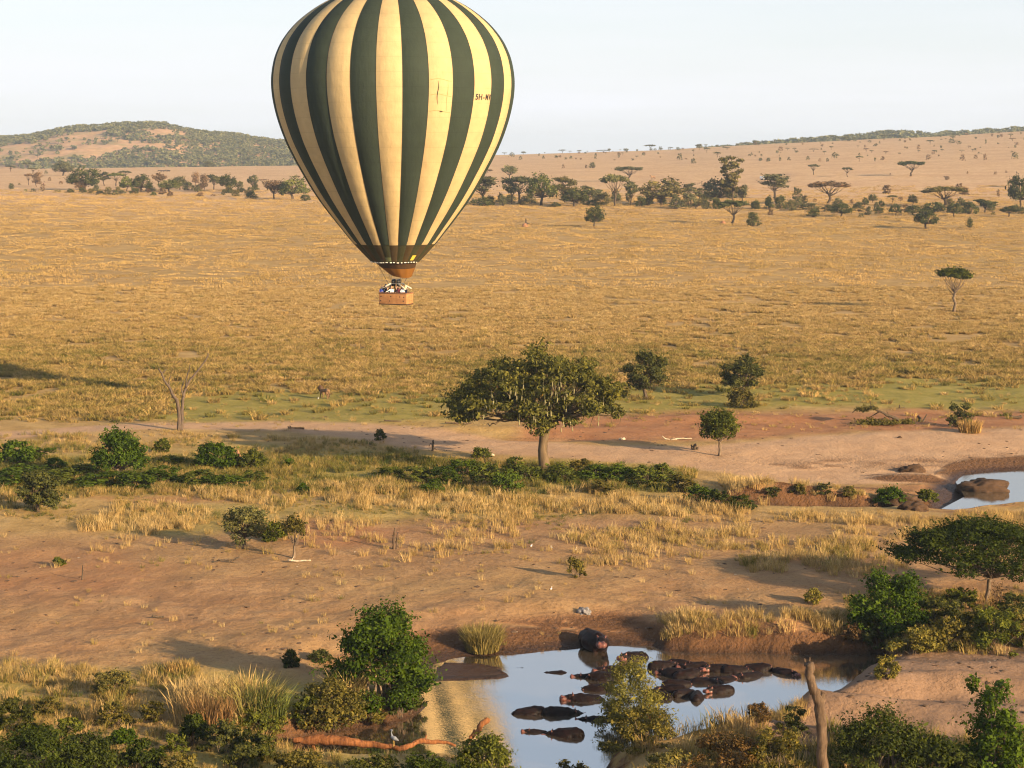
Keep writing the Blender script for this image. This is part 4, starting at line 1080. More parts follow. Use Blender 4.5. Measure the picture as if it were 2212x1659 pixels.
M_SKIN = plain('skin', (.42, .24, .16), .6); M_HAIR = plain('dark_hair', (.025, .016, .012), .7); M_TROU = plain('trousers', (.1, .085, .06), .85)
def cloth(c): 
    nm = 'jacket_%02x%02x%02x' % tuple(int(255 * min(1, q)) for q in c)
    return bpy.data.materials.get(nm) or plain(nm, c, .85, 6, .2)
def person(lx, ly, face, shirt, pose, label, hat=None, hair=None, h=1.0):
    """standing on the basket floor; face = turn about z; pose picks the arms"""
    s = h; c = []
    c += [((-.1, 0, .07), .06, (-.1, .02, .48), .07, 2), ((-.1, .02, .48), .07, (-.09, 0, .92), .1, 2), ((.1, 0, .07), .06, (.1, .02, .48), .07, 2), ((.1, .02, .48), .07, (.09, 0, .92), .1, 2)]
    c += [((-.1, .08, .05), .045, (-.1, -.14, .04), .045, 3), ((.1, .08, .05), .045, (.1, -.14, .04), .045, 3)]
    c += [((-.06, 0, .95), .14, (-.06, 0, 1.3), .15, 1), ((.06, 0, .95), .14, (.06, 0, 1.3), .15, 1), ((-.16, 0, 1.38), .085, (.16, 0, 1.38), .085, 1)]
    c += [((0, 0, 1.4), .06, (0, -.01, 1.52), .055, 0), ((0, -.02, 1.6), .1, (0, -.01, 1.66), .1, 0), ((0, -.115, 1.6), .02, (0, -.125, 1.585), .022, 0)]
    c += [((0, .03, 1.66), .1, (0, .02, 1.7), .095, 3), ((-.1, 0, 1.61), .022, (-.1, 0, 1.63), .02, 0), ((.1, 0, 1.61), .022, (.1, 0, 1.63), .02, 0)]
    if hat: c += [((0, 0, 1.71), .13, (0, 0, 1.72), .13, 4), ((0, 0, 1.75), .1, (0, 0, 1.79), .09, 4)]
    def arm(sx, e, w, bare=0):
        sh = (sx * .2, 0, 1.37); r = [(sh, .06, e, .05, 1), (e, .048, w, .038, 0 if bare else 1), (w, .04, tuple(np.array(w) + (np.array(w) - np.array(e)) * .32), .032, 0)]
        return r
    if pose == 'rest': c += arm(-1, (-.26, -.1, 1.12), (-.16, -.33, 1.14)) + arm(1, (.26, -.1, 1.12), (.16, -.33, 1.14))
    if pose == 'camera': c += arm(-1, (-.28, -.16, 1.28), (-.09, -.2, 1.56)) + arm(1, (.28, -.16, 1.28), (.09, -.2, 1.56)) + [((-.06, -.24, 1.62), .05, (.06, -.24, 1.62), .05, 3)]
    if pose == 'point': c += arm(-1, (-.28, -.22, 1.28), (-.5, -.42, 1.16)) + arm(1, (.26, -.1, 1.12), (.16, -.33, 1.14))
    if pose == 'up': c += arm(-1, (-.3, -.02, 1.6), (-.12, -.04, 1.86)) + arm(1, (.3, -.02, 1.6), (.1, -.04, 1.88))
    if pose == 'wave': c += arm(-1, (-.26, -.1, 1.12), (-.16, -.33, 1.14)) + arm(1, (.32, -.05, 1.55), (.3, -.1, 1.82))
    c = [tuple([tuple(np.array(p0) * s), r0 * s, tuple(np.array(p1) * s), r1 * s, mi]) for p0, r0, p1, r1, mi in c]
    me = blob('person', c, [M_SKIN, cloth(shirt), M_TROU, hair or M_HAIR, hat or M_HAIR], .026, 1)
    Mx = Matrix.Rotation(byaw, 4, 'Z'); w = O + Vector((.3, 0, 0)) + Mx @ Vector((lx, ly, .3))
    o = link('person', me, None, w); o.rotation_euler = (0, 0, byaw + face)
    return tag(o, label, 'person', 'passengers in the balloon basket')
M_STRAW = plain('pale_straw_hat', (.75, .68, .35), .8); M_FAIR = plain('fair_hair', (.35, .22, .1), .7); M_NAVYC = plain('navy_cap', (.02, .02, .05), .8)
person(-1.52, -.55, .1, (.06, .1, .42), 'rest', 'passenger in a bright blue jacket at the left end of the basket')
person(-1.08, -.5, -.1, (.012, .012, .018), 'camera', 'passenger in black holding a camera up, beside the blue jacket', hat=M_NAVYC, h=1.06)
person(-.78, -.68, .3, (.02, .02, .03), 'rest', 'low dark passenger left of the one with white sleeves', h=.93)
person(-.32, -.58, .2, (.82, .8, .76), 'point', 'passenger in white hanging one pale sleeve over the basket rim', hair=M_FAIR)
person(.02, .12, 0, (.02, .018, .02), 'up', 'pilot in black reaching up to the burners', h=1.04)
person(.28, -.55, -.2, (.025, .022, .025), 'rest', 'dark haired passenger in black right of the white sleeves', h=.97)
person(.62, -.55, .1, (.16, .03, .05), 'wave', 'passenger in dark red raising one arm', h=1.0)
person(.92, -.3, -.1, (.2, .06, .07), 'rest', 'passenger in maroon standing behind the white shirt', h=1.05)
person(1.1, -.62, .15, (.86, .85, .84), 'rest', 'passenger in a white shirt near the right of the basket')
person(1.42, -.55, -.3, (.015, .016, .04), 'rest', 'passenger in navy at the right end with a pale straw hat', hat=M_STRAW)
person(-.85, .45, .4, (.1, .07, .05), 'camera', 'passenger in brown at the back left of the basket', h=1.02)
person(.62, .5, .2, (.05, .045, .05), 'rest', 'passenger in charcoal at the back right of the basket', h=1.04)
# ---------------------------------------------------------------- hippos
m, nt, out = mat('wet_hippo_hide'); M_HIPPO = m
co = nd(nt, 'ShaderNodeTexCoord').outputs['Object']
n = noise(nt, 2.2, 5, co); n2 = noise(nt, 14, 3, co); oi = nd(nt, 'ShaderNodeObjectInfo')
c = ramp(nt, n, [(.3, (.005, .0028, .0026)), (.55, (.012, .006, .005)), (.75, (.032, .013, .01))])
c = mixc(nt, mth(nt, 'MULTIPLY', oi.outputs['Random'], .5), c, (.012, .008, .007))
wr = nd(nt, 'ShaderNodeTexWave'); wr.inputs['Scale'].default_value = 2.2; wr.inputs['Distortion'].default_value = 6; wr.inputs['Detail'].default_value = 3; nt.links.new(co, wr.inputs['Vector'])
principled(nt, out, c, .55, bump(nt, mth(nt, 'ADD', n2, mth(nt, 'MULTIPLY', wr.outputs['Fac'], .15)), .5, .03), .12)
m, nt, out = mat('pink_hippo_skin'); M_HPINK = m
n = noise(nt, 4, 4, nd(nt, 'ShaderNodeTexCoord').outputs['Object']); principled(nt, out, ramp(nt, n, [(.35, (.07, .03, .025)), (.7, (.24, .08, .055))]), .5, None, .4)
def hippo_mesh(turn, lift, seed):
    """body along +x, head at +x; turn bends the neck, lift raises the head"""
    st = [(-1.38, .2, .74), (-1.1, .52, .66), (-.55, .64, .64), (0, .67, .62), (.45, .6, .66), (.8, .46, .74)]
    c = [((-.95, 0, .98), .3, (-.6, 0, 1.0), .26, 0), ((.35, 0, 1.02), .3, (.6, 0, .98), .26, 0)]
    for (x0, r0, z0), (x1, r1, z1) in zip(st[:-1], st[1:]): c.append(((x0, 0, z0), r0, (x1, 0, z1), r1, 0))
    for s in (-1, 1):
        c += [((-.85, s * .36, .55), .28, (-.9, s * .36, .1), .15, 0), ((.5, s * .34, .5), .25, (.52, s * .34, .1), .14, 0)]
        c += [((-.3, s * .26, .6), .5, (.2, s * .26, .6), .48, 0)]
    R_ = Matrix.Rotation(turn, 3, 'Z') @ Matrix.Rotation(-lift, 3, 'Y'); B0 = Vector((.75, 0, .8))
    hp = lambda x, y, z: tuple(B0 + R_ @ Vector((x, y, z)))
    c += [(hp(0, 0, 0), .4, hp(.35, 0, .05), .3, 0), (hp(.35, 0, .05), .3, hp(.75, 0, -.02), .22, 0)]
    for s in (-1, 1):
        c += [(hp(.75, s * .06, -.04), .2, hp(1.0, s * .12, -.08), .2, 1), (hp(1.02, s * .14, .1), .06, hp(1.08, s * .13, .12), .05, 1)]
        c += [(hp(.5, s * .18, .22), .075, hp(.54, s * .19, .24), .06, 0), (hp(.27, s * .22, .28), .05, hp(.25, s * .27, .4), .055, 1), (hp(.3, s * .2, -.12), .16, hp(.6, s * .14, -.14), .13, 1)]
    c += [((-1.45, 0, .8), .07, (-1.62, 0, .5), .04, 0)]
    return blob('hippo', c, [M_HIPPO, M_HPINK], .055, 3)
HM = [hippo_mesh(0, .05, 1), hippo_mesh(.55, .12, 2), hippo_mesh(-.55, .1, 3), hippo_mesh(.1, -.55, 4), hippo_mesh(-.9, -.1, 5)]
def hippo(px, py, deg, above, var, label, sc=1.0, roll=0):
    if above < 1: sc *= .74; above *= .86
    """above = height of the back over the water"""
    x, d = unproj(px, py, ZW); o = link('hippo', HM[var], None, (float(x), float(d), ZW + above * (1.0 if above > 1 else 1.08) - 1.3 * sc))
    tl = 0 if above > 1 else math.sin(px * 1.7 + py) ; o.rotation_euler = (roll + .1 * tl, .13 * math.cos(px * 2.3 + py) * (0 if above > 1 else 1), rad(deg)); o.scale = (sc, sc * (1 + .08 * tl), sc * (1 + .1 * tl))
    return tag(o, label, 'hippo', 'hippos in the pool')
hippo(1286, 1404, -62, 1.22, 2, 'hippo standing tall with its whole body out of water at the far shore', 1.04)
hippo(1366, 1424, 205, .42, 1, 'hippo with pink cheeks alone behind the feathery bush top', .95)
hippo(1148, 1541, 8, .5, 3, 'hippo humped leftmost of the touching pair at the bush', .95)
hippo(1212, 1541, 4, .34, 0, 'hippo low in the water with its head right, second of the touching pair', .98)
hippo(1158, 1581, 178, .2, 0, 'small thin line of a hippo mostly submerged near the bottom', .62)
hippo(1222, 1588, 172, .36, 0, 'dark hippo nearest the bottom edge with its head left', .92)
hippo(1262, 1512, 181, .34, 0, 'long low hippo pointing left just left of the bush', 1.05)
hippo(1290, 1489, 184, .36, 3, 'hippo back half hidden by the bush above the long low one', 1.0)
hippo(1300, 1467, 176, .4, 3, 'hippo back at the left rim of the crowd beside the bush', 1.0)
hippo(1275, 1462, 177, .28, 0, 'flat hippo stretching its snout left from the crowd', .9)
hippo(1325, 1447, 196, .42, 0, 'hippo behind the bush with its head turned left', 1.0)
hippo(1292, 1554, 176, .3, 0, 'hippo peeping out of the lower left side of the bush', .95)
CROWD = [(1432, 1443, 12, .5, 1, 'black backed hippo at the rear left of the crowd'), (1470, 1437, -14, .42, 0, 'rusty hippo furthest back in the middle of the crowd'), (1500, 1446, 200, .55, 2, 'tallest dark hippo in the middle of the crowd'),
         (1548, 1449, 186, .48, 1, 'bluish grey hippo right of the tall dark one'), (1590, 1451, 8, .42, 0, 'long reddish hippo lying across the right of the crowd'), (1640, 1447, -6, .5, 3, 'black hippo at the rear right of the crowd'),
         (1620, 1462, 215, .35, 2, 'small grey hippo facing the camera beneath the black one'), (1697, 1455, -32, .46, 2, 'round hippo alone rightmost in the pool'), (1452, 1460, 160, .5, 0, 'purple brown hippo wedged in the crowd behind the muddy back'),
         (1488, 1462, 20, .52, 3, 'hippo with a broad brown back at the centre of the crowd'), (1465, 1480, 4, .44, 3, 'hippo with a dry mud coloured back'), (1525, 1474, -5, .26, 0, 'low hippo to the right of the muddy back'),
         (1447, 1492, 175, .46, 1, 'brown hippo below the muddy back'), (1480, 1502, 30, .44, 3, 'hippo hump in front of the brown one'), (1418, 1505, 150, .4, 3, 'hippo hump showing right beside the bush edge'),
         (1505, 1507, 80, .42, 3, 'egg shaped hippo hump nearest the camera in the crowd'), (1553, 1494, 193, .5, 1, 'reddish hippo at the front right of the crowd with its face left'), (1572, 1468, 30, .28, 3, 'greenish grey hippo hump right of the crowd'), (1545, 1463, 190, .14, 0, 'hippo snout and ears between the crowd and the greenish hump')]
for px, py, dg, ab, v_, lb in CROWD: hippo(px, py, dg, ab * .92, v_, lb, RNG.uniform(.74, .92))
hippo(1193, 1453, 178, .09, 3, 'sliver of a hippo back in open water left of the crowd', .9)
hippo(1110, 1442, 178, .08, 3, 'sliver of a hippo back beside the mud shoal', .8)
hippo(1737, 1500, 170, .06, 3, 'faint hippo back just breaking the water right of the crowd', .85)
hippo(1395, 1535, 10, .3, 0, 'hippo snout poking out of the right side of the bush', .9)

# ---------------------------------------------------------------- lion, herd, birds
def quad_mesh(name, L_, hgt, colr, mane=None, neck=.25, headr=.12, head_low=0):
    """a four legged animal standing along +x"""
    z = hgt; b = .2 * hgt; c = []
    c += [((-.42 * L_, 0, z * .78), .19 * z, (0, 0, z * .72), .17 * z, 0), ((0, 0, z * .72), .17 * z, (.36 * L_, 0, z * .74), .21 * z, 0)]
    hz = z * (.95 + neck) - head_low
    c += [((.38 * L_, 0, z * .8), .17 * z, (.55 * L_, 0, hz), .11 * z, 1 if mane else 0), ((.55 * L_, 0, hz), headr * z, (.68 * L_, 0, hz - .06 * z), headr * .8 * z, 0), ((.68 * L_, 0, hz - .07 * z), headr * .65 * z, (.76 * L_, 0, hz - .09 * z), headr * .5 * z, 2)]
    for s in (-1, 1):
        c += [((.36 * L_, s * .1 * z, z * .6), .1 * z, (.35 * L_ + s * .07, s * .1 * z, z * .28), .055 * z, 0), ((.35 * L_ + s * .07, s * .1 * z, z * .28), .052 * z, (.37 * L_ + s * .1, s * .1 * z, .04), .05 * z, 0)]
        c += [((-.4 * L_, s * .11 * z, z * .62), .13 * z, (-.33 * L_ - s * .06, s * .11 * z, z * .42), .08 * z, 0), ((-.33 * L_ - s * .06, s * .11 * z, z * .42), .07 * z, (-.47 * L_ - s * .06, s * .11 * z, z * .26), .05 * z, 0), ((-.47 * L_ - s * .06, s * .11 * z, z * .26), .048 * z, (-.43 * L_ - s * .06, s * .11 * z, .04), .05 * z, 0)]
        c += [((.55 * L_, s * .09 * z, hz + .08 * z), .035 * z, (.54 * L_, s * .12 * z, hz + .13 * z), .03 * z, 2)]
    c += [((-.52 * L_, 0, z * .8), .035 * z, (-.64 * L_, 0, z * .45), .03 * z, 0), ((-.64 * L_, 0, z * .45), .03 * z, (-.68 * L_, 0, z * .25), .045 * z, 2)]
    if mane: c += [((.46 * L_, 0, hz - .12 * z), .27 * z, (.54 * L_, 0, hz + .02 * z), .2 * z, 1), ((.42 * L_, 0, z * .62), .16 * z, (.5 * L_, 0, z * .55), .1 * z, 1)]
    return blob(name, c, [colr, mane or colr, plain(name + '_dark_points', (.05, .03, .02), .8)], .03 * hgt, 1)
M_LION = plain('tawny_fur', (.2, .115, .06), .9, 5); M_MANE = plain('dark_mane', (.09, .05, .028), .95, 8)
g = G(701, 861); o = link('lion', quad_mesh('lion', 1.5, 1.12, M_LION, M_MANE, .02, .14), None, g); o.rotation_euler = (0, 0, rad(128)); o.scale = (1.2,) * 3
tag(o, 'dark maned brown lion walking on the short grass left of the broad tree', 'lion')
HERD = quad_mesh('herd', 1.7, 1.3, plain('dark_herd_hide', (.05, .04, .035), .9), None, .0, .13, .1)
for k, (px, py) in enumerate([(344, 371.5), (351, 372), (356.5, 371.5), (361, 371), (364, 371.5)]):
    o = link('grazing_animal', HERD, None, G(px, py)); o.rotation_euler = (0, 0, rad([10, 170, 30, 190, 5][k])); o.scale = (1.25,) * 3
    tag(o, 'dark grazing animal in the tiny row on the far plain below the left hill', 'grazing animal', 'grazing animals on the far plain')
o = link('antelope', quad_mesh('antelope', 2.2, 2.0, plain('fawn_hide', (.24, .14, .07), .9), None, .1, .12, 0), None, G(1410, 388)); o.rotation_euler = (0, 0, rad(200)); o.scale = (1.15,) * 3
tag(o, 'lone fawn animal on the far slope right of the flat topped acacia', 'antelope')
M_WHITE = plain('white_feathers', (.82, .8, .76), .8); M_GREYF = plain('grey_feathers', (.2, .215, .25), .8); M_DARKF = plain('black_feathers', (.03, .03, .03), .8); M_BEAK = plain('horn_beak', (.45, .3, .08), .6)
def bird_mesh(name, s, body, wing, tall=1.0):
    c = [((-.3 * s, 0, .42 * s * tall), .05 * s, (-.05 * s, 0, .5 * s * tall), .14 * s, 1), ((-.05 * s, 0, .5 * s * tall), .14 * s, (.14 * s, 0, .56 * s * tall), .1 * s, 0), ((.14 * s, 0, .58 * s * tall), .07 * s, (.2 * s, 0, .82 * s * tall), .035 * s, 0),
         ((.2 * s, 0, .82 * s * tall), .035 * s, (.16 * s, 0, .98 * s * tall), .035 * s, 0), ((.16 * s, 0, .99 * s * tall), .055 * s, (.24 * s, 0, .99 * s * tall), .045 * s, 0), ((.26 * s, 0, .985 * s * tall), .022 * s, (.42 * s, 0, .95 * s * tall), .01 * s, 2)]
    for q in (-1, 1): c += [((0, q * .06 * s, .42 * s * tall), .022 * s, (.02 * s, q * .06 * s, .2 * s * tall), .016 * s, 2), ((.02 * s, q * .06 * s, .2 * s * tall), .016 * s, (0, q * .06 * s, 0), .016 * s, 2), ((0, q * .06 * s, .01), .014 * s, (.1 * s, q * .06 * s, .01), .012 * s, 2)]
    return blob(name, c, [body, wing, M_BEAK], .014 * s, 1)
BG = bird_mesh('bird', .75, M_WHITE, M_DARKF, .75)
for px, py, dg, lb in [(1147, 1184, 10, 'white and dark bird standing by the pale log on bare soil'), (1192, 1188, 160, 'small bird standing between dry tufts right of the white bird'), (1243, 1192, 20, 'small white bird at the edge of the dry grass'),
                       (1190, 1277, 30, 'small white bird on the bare slope above the grey rock'), (687, 863, 0, 'tiny white bird on the grass left of the lion')]:
    o = link('bird', BG, None, G(px, py)); o.rotation_euler = (0, 0, rad(dg)); o.scale = (.5,) * 3; tag(o, lb, 'bird', 'birds on the open ground')
HER = bird_mesh('heron', 1.15, M_GREYF, plain('pale_grey_wing', (.2, .21, .23), .8), 1.0)

# ---------------------------------------------------------------- white vehicle far off
M_CARW = plain('white_car_paint', (.85, .85, .84), .3, None, .3, 0, 0, .5); M_CARG = plain('car_glass', (.03, .035, .04), .1); M_TYRE = plain('tyre_rubber', (.02, .02, .02), .9)
car = empty('safari_vehicle', G(1653, 389), rad(8)); tag(car, 'tiny white vehicle on the far slope above the layered acacia', 'vehicle'); car.scale = (1.25,) * 3
pr = [(-2.3, .45), (-2.35, 1.0), (-2.2, 1.85), (.5, 1.9), (1.1, 1.2), (2.2, 1.05), (2.35, .5)]; b = MB(); k = len(pr)
V = [(x_, -.9, z_) for x_, z_ in pr] + [(x_, .9, z_) for x_, z_ in pr]
b.add(V, [[tuple(range(k))], [tuple(range(2 * k - 1, k - 1, -1))], [(q, k + q, k + (q + 1) % k, (q + 1) % k) for q in range(k)]]); link('body', b.mesh('body', [M_CARW]), car)
for x0, x1 in ((-2.0, -.9), (-.8, .1)):
    for y_ in (-.91, .89): b = MB().box((x0, y_, 1.2), (x1, y_ + .02, 1.7)); link('window', b.mesh('window', [M_CARG]), car)
b = MB(); b.add([(.58, -.75, 1.8), (.58, .75, 1.8), (1.06, .75, 1.28), (1.06, -.75, 1.28)], [[(0, 1, 2, 3)]]); b.v[0] += np.array([.04, 0, .04]); link('windscreen', b.mesh('windscreen', [M_CARG]), car)
for x_ in (-1.5, 1.5):
    for y_ in (-.85, .85):
        b = MB(); b.tube([(x_, y_ - .12, .4), (x_, y_ + .12, .4)], [.4, .4], 14); link('wheel', b.mesh('wheel', [M_TYRE], None, True), car)
# ---------------------------------------------------------------- the broad sausage tree
KX, KY = 1175, 1012
g0 = G(KX, KY + 4); sk = g0.y / F
kig = empty('sausage_tree', g0); tag(kig, 'broad leafy tree with a thick pale trunk and hanging pods, largest in view', 'tree')
rng = np.random.default_rng(12)
def kl(px, py, y=0): return ((px - KX) * sk, y, (KY - py) * sk)
cl = []
top = lambda px: np.interp(px, [968, 985, 1010, 1040, 1100, 1180, 1250, 1300, 1335, 1355], [868, 838, 808, 778, 742, 729, 752, 782, 815, 850])
bot = lambda px: np.interp(px, [968, 1000, 1060, 1110, 1170, 1250, 1300, 1355], [885, 898, 868, 884, 908, 900, 892, 884])
while len(cl) < 230:
    px = rng.uniform(978, 1345); dep = rng.uniform(-1, 1); e = math.sqrt(max(0, 1 - ((px - 1162) / 195) ** 2))
    if abs(dep) > e + .1: continue
    t_, b_ = float(top(px)), float(bot(px)); sh = math.sqrt(max(0.02, 1 - (dep * .95) ** 2))
    zc = rng.uniform(0, 1) ** .75
    tt = b_ - (b_ - t_) * sh - 0; py = tt + 16 + (b_ - 16 - tt) * (1 - zc)
    x_, y_, z_ = kl(px, py, dep * 7.6); r = rng.uniform(.5, .95)
    cl.append((x_, y_, z_, r * 1.15, r * 1.1, r * .7))
P, N, var = cloud(rng, cl, 36000, .2, .35, .7)
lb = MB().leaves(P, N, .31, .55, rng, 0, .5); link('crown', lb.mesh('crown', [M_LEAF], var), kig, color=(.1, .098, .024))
M_KBARK = bark_mat('smooth_grey_brown_bark', (.08, .054, .03), (.2, .14, .08), 1.2)
tb = MB()
tb.tube([kl(1176, 1022), kl(1176, 1000), kl(1172, 970), kl(1174, 945), kl(1178, 925), kl(1176, 915)], np.array([.66, .55, .46, .44, .5, .42]), 12, 0, True, .05, rng)
def limb(pts, r0, r1, ys): 
    Q = np.array([kl(a, b_, y) for (a, b_), y in zip(pts, ys)]); n = 12; t = np.linspace(0, 1, len(Q)); tn = np.linspace(0, 1, n)
    Q = np.stack([np.interp(tn, t, Q[:, k]) for k in range(3)], 1); Q[1:-1] += rng.normal(0, .06, (n - 2, 3)); tb.tube(Q, np.linspace(r0, r1, n), 7)
    return Q
limb([(1172, 922), (1150, 905), (1120, 888), (1085, 893), (1075, 880), (1060, 858)], .34, .1, [0, -.8, -1.8, -2.6, -3, -3.4])
limb([(1085, 893), (1068, 903), (1052, 902)], .12, .04, [-2.6, -3, -3.4])
limb([(1130, 892), (1090, 872), (1040, 862), (1000, 880), (985, 895)], .2, .05, [-1.4, -2, -2.6, -3, -3.2])
limb([(1172, 925), (1155, 900), (1140, 850), (1120, 800)], .3, .08, [0, .4, 1, 1.5]); limb([(1178, 920), (1192, 890), (1215, 840), (1230, 790)], .32, .08, [0, -.4, -1, -1.5])
limb([(1180, 918), (1215, 890), (1260, 870), (1310, 850)], .28, .07, [0, .8, 1.8, 2.6]); limb([(1178, 915), (1205, 898), (1250, 880), (1290, 880), (1330, 885)], .24, .05, [0, -1.5, -3, -3.6, -4]); limb([(1176, 918), (1172, 870), (1180, 800)], .3, .08, [0, -.2, .2])
for c_ in cl[::2]:
    s = np.array(kl(1175, 900)); T_ = np.array(c_[:3]); tb.tube(bez(s, (T_[0] * .6, T_[1] * .6, s[2] + .2 * (T_[2] - s[2])), T_, 6) + np.concatenate([[[0, 0, 0]], rng.normal(0, .15, (4, 3)), [[0, 0, 0]]]), np.linspace(.11, .025, 6), 5, 0, False)
for k in range(46):     # bare hanging twigs along the lower rim
    px = rng.uniform(985, 1345); s = np.array(kl(px, float(bot(px)) - 12, rng.uniform(-5, 3))); e_ = s + np.array([rng.normal(0, .5), rng.normal(0, .3), -rng.uniform(.5, 1.5)])
    tb.tube(bez(s, s * .5 + e_ * .5 + np.array([rng.normal(0, .3), 0, -.2]), e_, 4), np.linspace(.035, .012, 4), 4, 0, False)
link('trunk', tb.mesh('trunk', [M_KBARK], None, True), kig)
M_POD = plain('pale_hanging_pods', (.24, .21, .1), .8, 4)
pods = []
for k in range(4):
    ln = [.5, .65, .8, .6][k]; b = MB(); b.tube([(0, 0, 0), (.02, 0, -.5 * ln), (0, .02, -.9 * ln)], [.012] * 3, 4); b.tube([(0, .02, -.85 * ln), (0, .02, -.95 * ln), (.01, .02, -1.4 * ln), (.01, .02, -1.55 * ln)], [.02, .055, .06, .02], 6); pods.append(b.mesh('hanging_pod', [M_POD], None, True))
for k in range(60):
    px = rng.uniform(1005, 1340); t_, b_ = float(top(px)), float(bot(px)); py = rng.uniform(t_ + 45, b_ - 16); e = math.sqrt(max(.05, 1 - ((px - 1162) / 195) ** 2 - ((py - b_) / (t_ - b_ + 1e-6) * .8) ** 2))
    o = link('hanging_pod', pods[k % 4], kig, kl(px, py, -7.9 * e)); o.rotation_euler = (rng.normal(0, .06), rng.normal(0, .06), k)

# ---------------------------------------------------------------- trees of the middle distance
def mid(name, px, py, w, h, kind, col, label, n, leaf, seed, cat='tree', **kw): return big_plant(name, px, py, w, h, kind, col, label, cat, n, leaf, seed, **kw)
mid('acacia_tree', 2060, 674, 82, 98, 'umbrella', 'g', 'lone slim acacia with a flat top on the right of the golden plain', 3500, .42, 31, bark=M_BARK)
mid('acacia_tree', 1396, 862, 110, 106, 'thorn', 'k', 'small forked acacia right behind the broad tree', 6500, .26, 32, bark=M_BARKD, extra=[(1.5, -.5, 2.6, 1.0, 1.0, .5)])
mid('acacia_tree', 1602, 858, 110, 94, 'thorn', 'k', 'grey green thorn tree behind the low round bush', 6500, .26, 33, bark=M_BARK)
mid('round_bush', 1604, 880, 74, 44, 'bush', 'o', 'low round bush in front of the grey green thorn tree', 2600, .24, 34, 'bush')
mid('round_tree', 1553, 985, 94, 103, 'round', 'g', 'small round headed tree on a thin trunk beside the sandy track', 7500, .22, 35, bark=M_BARK)
mid('acacia_tree', 2128, 1300, 420, 176, 'canopy', (.042, .058, .012), 'dark wide umbrella acacia with a bent trunk at the right edge', 44000, .17, 36, bark=M_BARK, deep=.8, aspect=.5)
mid('twiggy_shrub', 2160, 1318, 60, 72, 'straggly', 'b', 'leafless twiggy shrub under the umbrella acacia', 260, .14, 37, 'shrub', bark=M_DEAD)
# left group
mid('dense_bush', 258, 1042, 118, 110, 'dome', 'v', 'tallest dense green bush left of the dead forked tree', 9000, .24, 41, 'bush')
mid('dense_bush', 466, 1012, 112, 58, 'bush', 'v', 'wide dark bush left of the red termite mound', 6000, .24, 42, 'bush')
mid('dense_bush', 545, 1014, 72, 44, 'bush', 'g', 'green bush right of the red termite mound', 3500, .22, 43, 'bush')
mid('thorn_tree', 82, 1106, 118, 90, 'thorn', 'k', 'dark gnarled thorn tree with a hollow crown at the left edge', 9000, .2, 44, bark=M_BARKD)
mid('small_tree', 528, 1186, 128, 98, 'thorn', 'p', 'small grey green twisted tree on bare soil left of centre', 6500, .16, 45, bark=M_BARKD)
mid('dense_bush', 592, 1168, 62, 44, 'bush', 'g', 'low green bush between the twisted tree and the thin sapling', 2800, .18, 46, 'bush')
mid('sapling', 634, 1207, 58, 98, 'round', 'o', 'thin sapling with a small leafy head beside the white log', 1500, .17, 47, bark=M_BARK)
mid('small_bush', 35, 1000, 92, 52, 'bush', 'v', 'dark bush cut by the left edge beside the track', 3600, .24, 48, 'bush')
mid('small_bush', 349, 977, 46, 30, 'bush', 'g', 'small round bush right of the tallest dense bush', 1500, .22, 49, 'bush')
mid('small_bush', 625, 1010, 32, 20, 'bush', 'v', 'small dark bush right of the red termite mound group', 900, .2, 50, 'bush')
mid('small_bush', 655, 1068, 34, 24, 'bush', 'v', 'small dark bush standing in pale tall grass', 900, .18, 51, 'bush')
mid('small_bush', 821, 952, 30, 26, 'bush', 'k', 'small dark bush on the shadowed track', 800, .2, 52, 'bush')
mid('small_bush', 1040, 988, 52, 22, 'bush', 'g', 'small bush with a pale stone beside it left of the broad trunk', 1300, .2, 53, 'bush')
mid('small_bush', 126, 1222, 34, 20, 'bush', 'g', 'tiny green bush alone on the red soil at left', 900, .15, 54, 'bush')
mid('small_bush', 1246, 1248, 48, 44, 'straggly', 'o', 'olive bush at the edge of the bare slope', 1600, .15, 55, 'bush')
mid('small_bush', 1757, 1302, 48, 32, 'bush', 'y', 'yellowish tuft bush on the bare slope left of the bright bush', 1500, .14, 56, 'bush')
mid('leafy_bush', 1921, 1376, 182, 150, 'bush', 'v', 'bright leafy green bush on the bank under the acacia', 15000, .17, 57, 'bush')
THK = [(40, 1040, 150, 40, 'v'), (130, 1042, 110, 36, 'g'), (210, 1048, 120, 34, 'v'), (180, 1020, 80, 24, 'g'), (290, 1052, 100, 44, 'v'), (350, 1038, 110, 36, 'v'), (420, 1045, 110, 34, 'g'), (480, 1050, 100, 36, 'v'), (545, 1040, 80, 28, 'g'), (120, 1010, 60, 30, 'v'), (90, 990, 70, 30, 'v'), (370, 1000, 60, 22, 'g')]
ORD = ['first', 'second', 'third', 'fourth', 'fifth', 'sixth', 'seventh', 'eighth', 'ninth', 'tenth', 'eleventh', 'twelfth']
for k, (px, py, w, h, c_) in enumerate(sorted(THK)): place_tree('thicket_bush', px, py + 4, w * 1.2, h * .9, 'straggly' if k % 2 else 'bush', {'v': (.07, .105, .016), 'g': (.1, .12, .024)}.get(c_, c_), ORD[k] + ' low bush from the left edge in the thicket below the track', 'bush', 'bushes of the left thicket', 2400, .07)
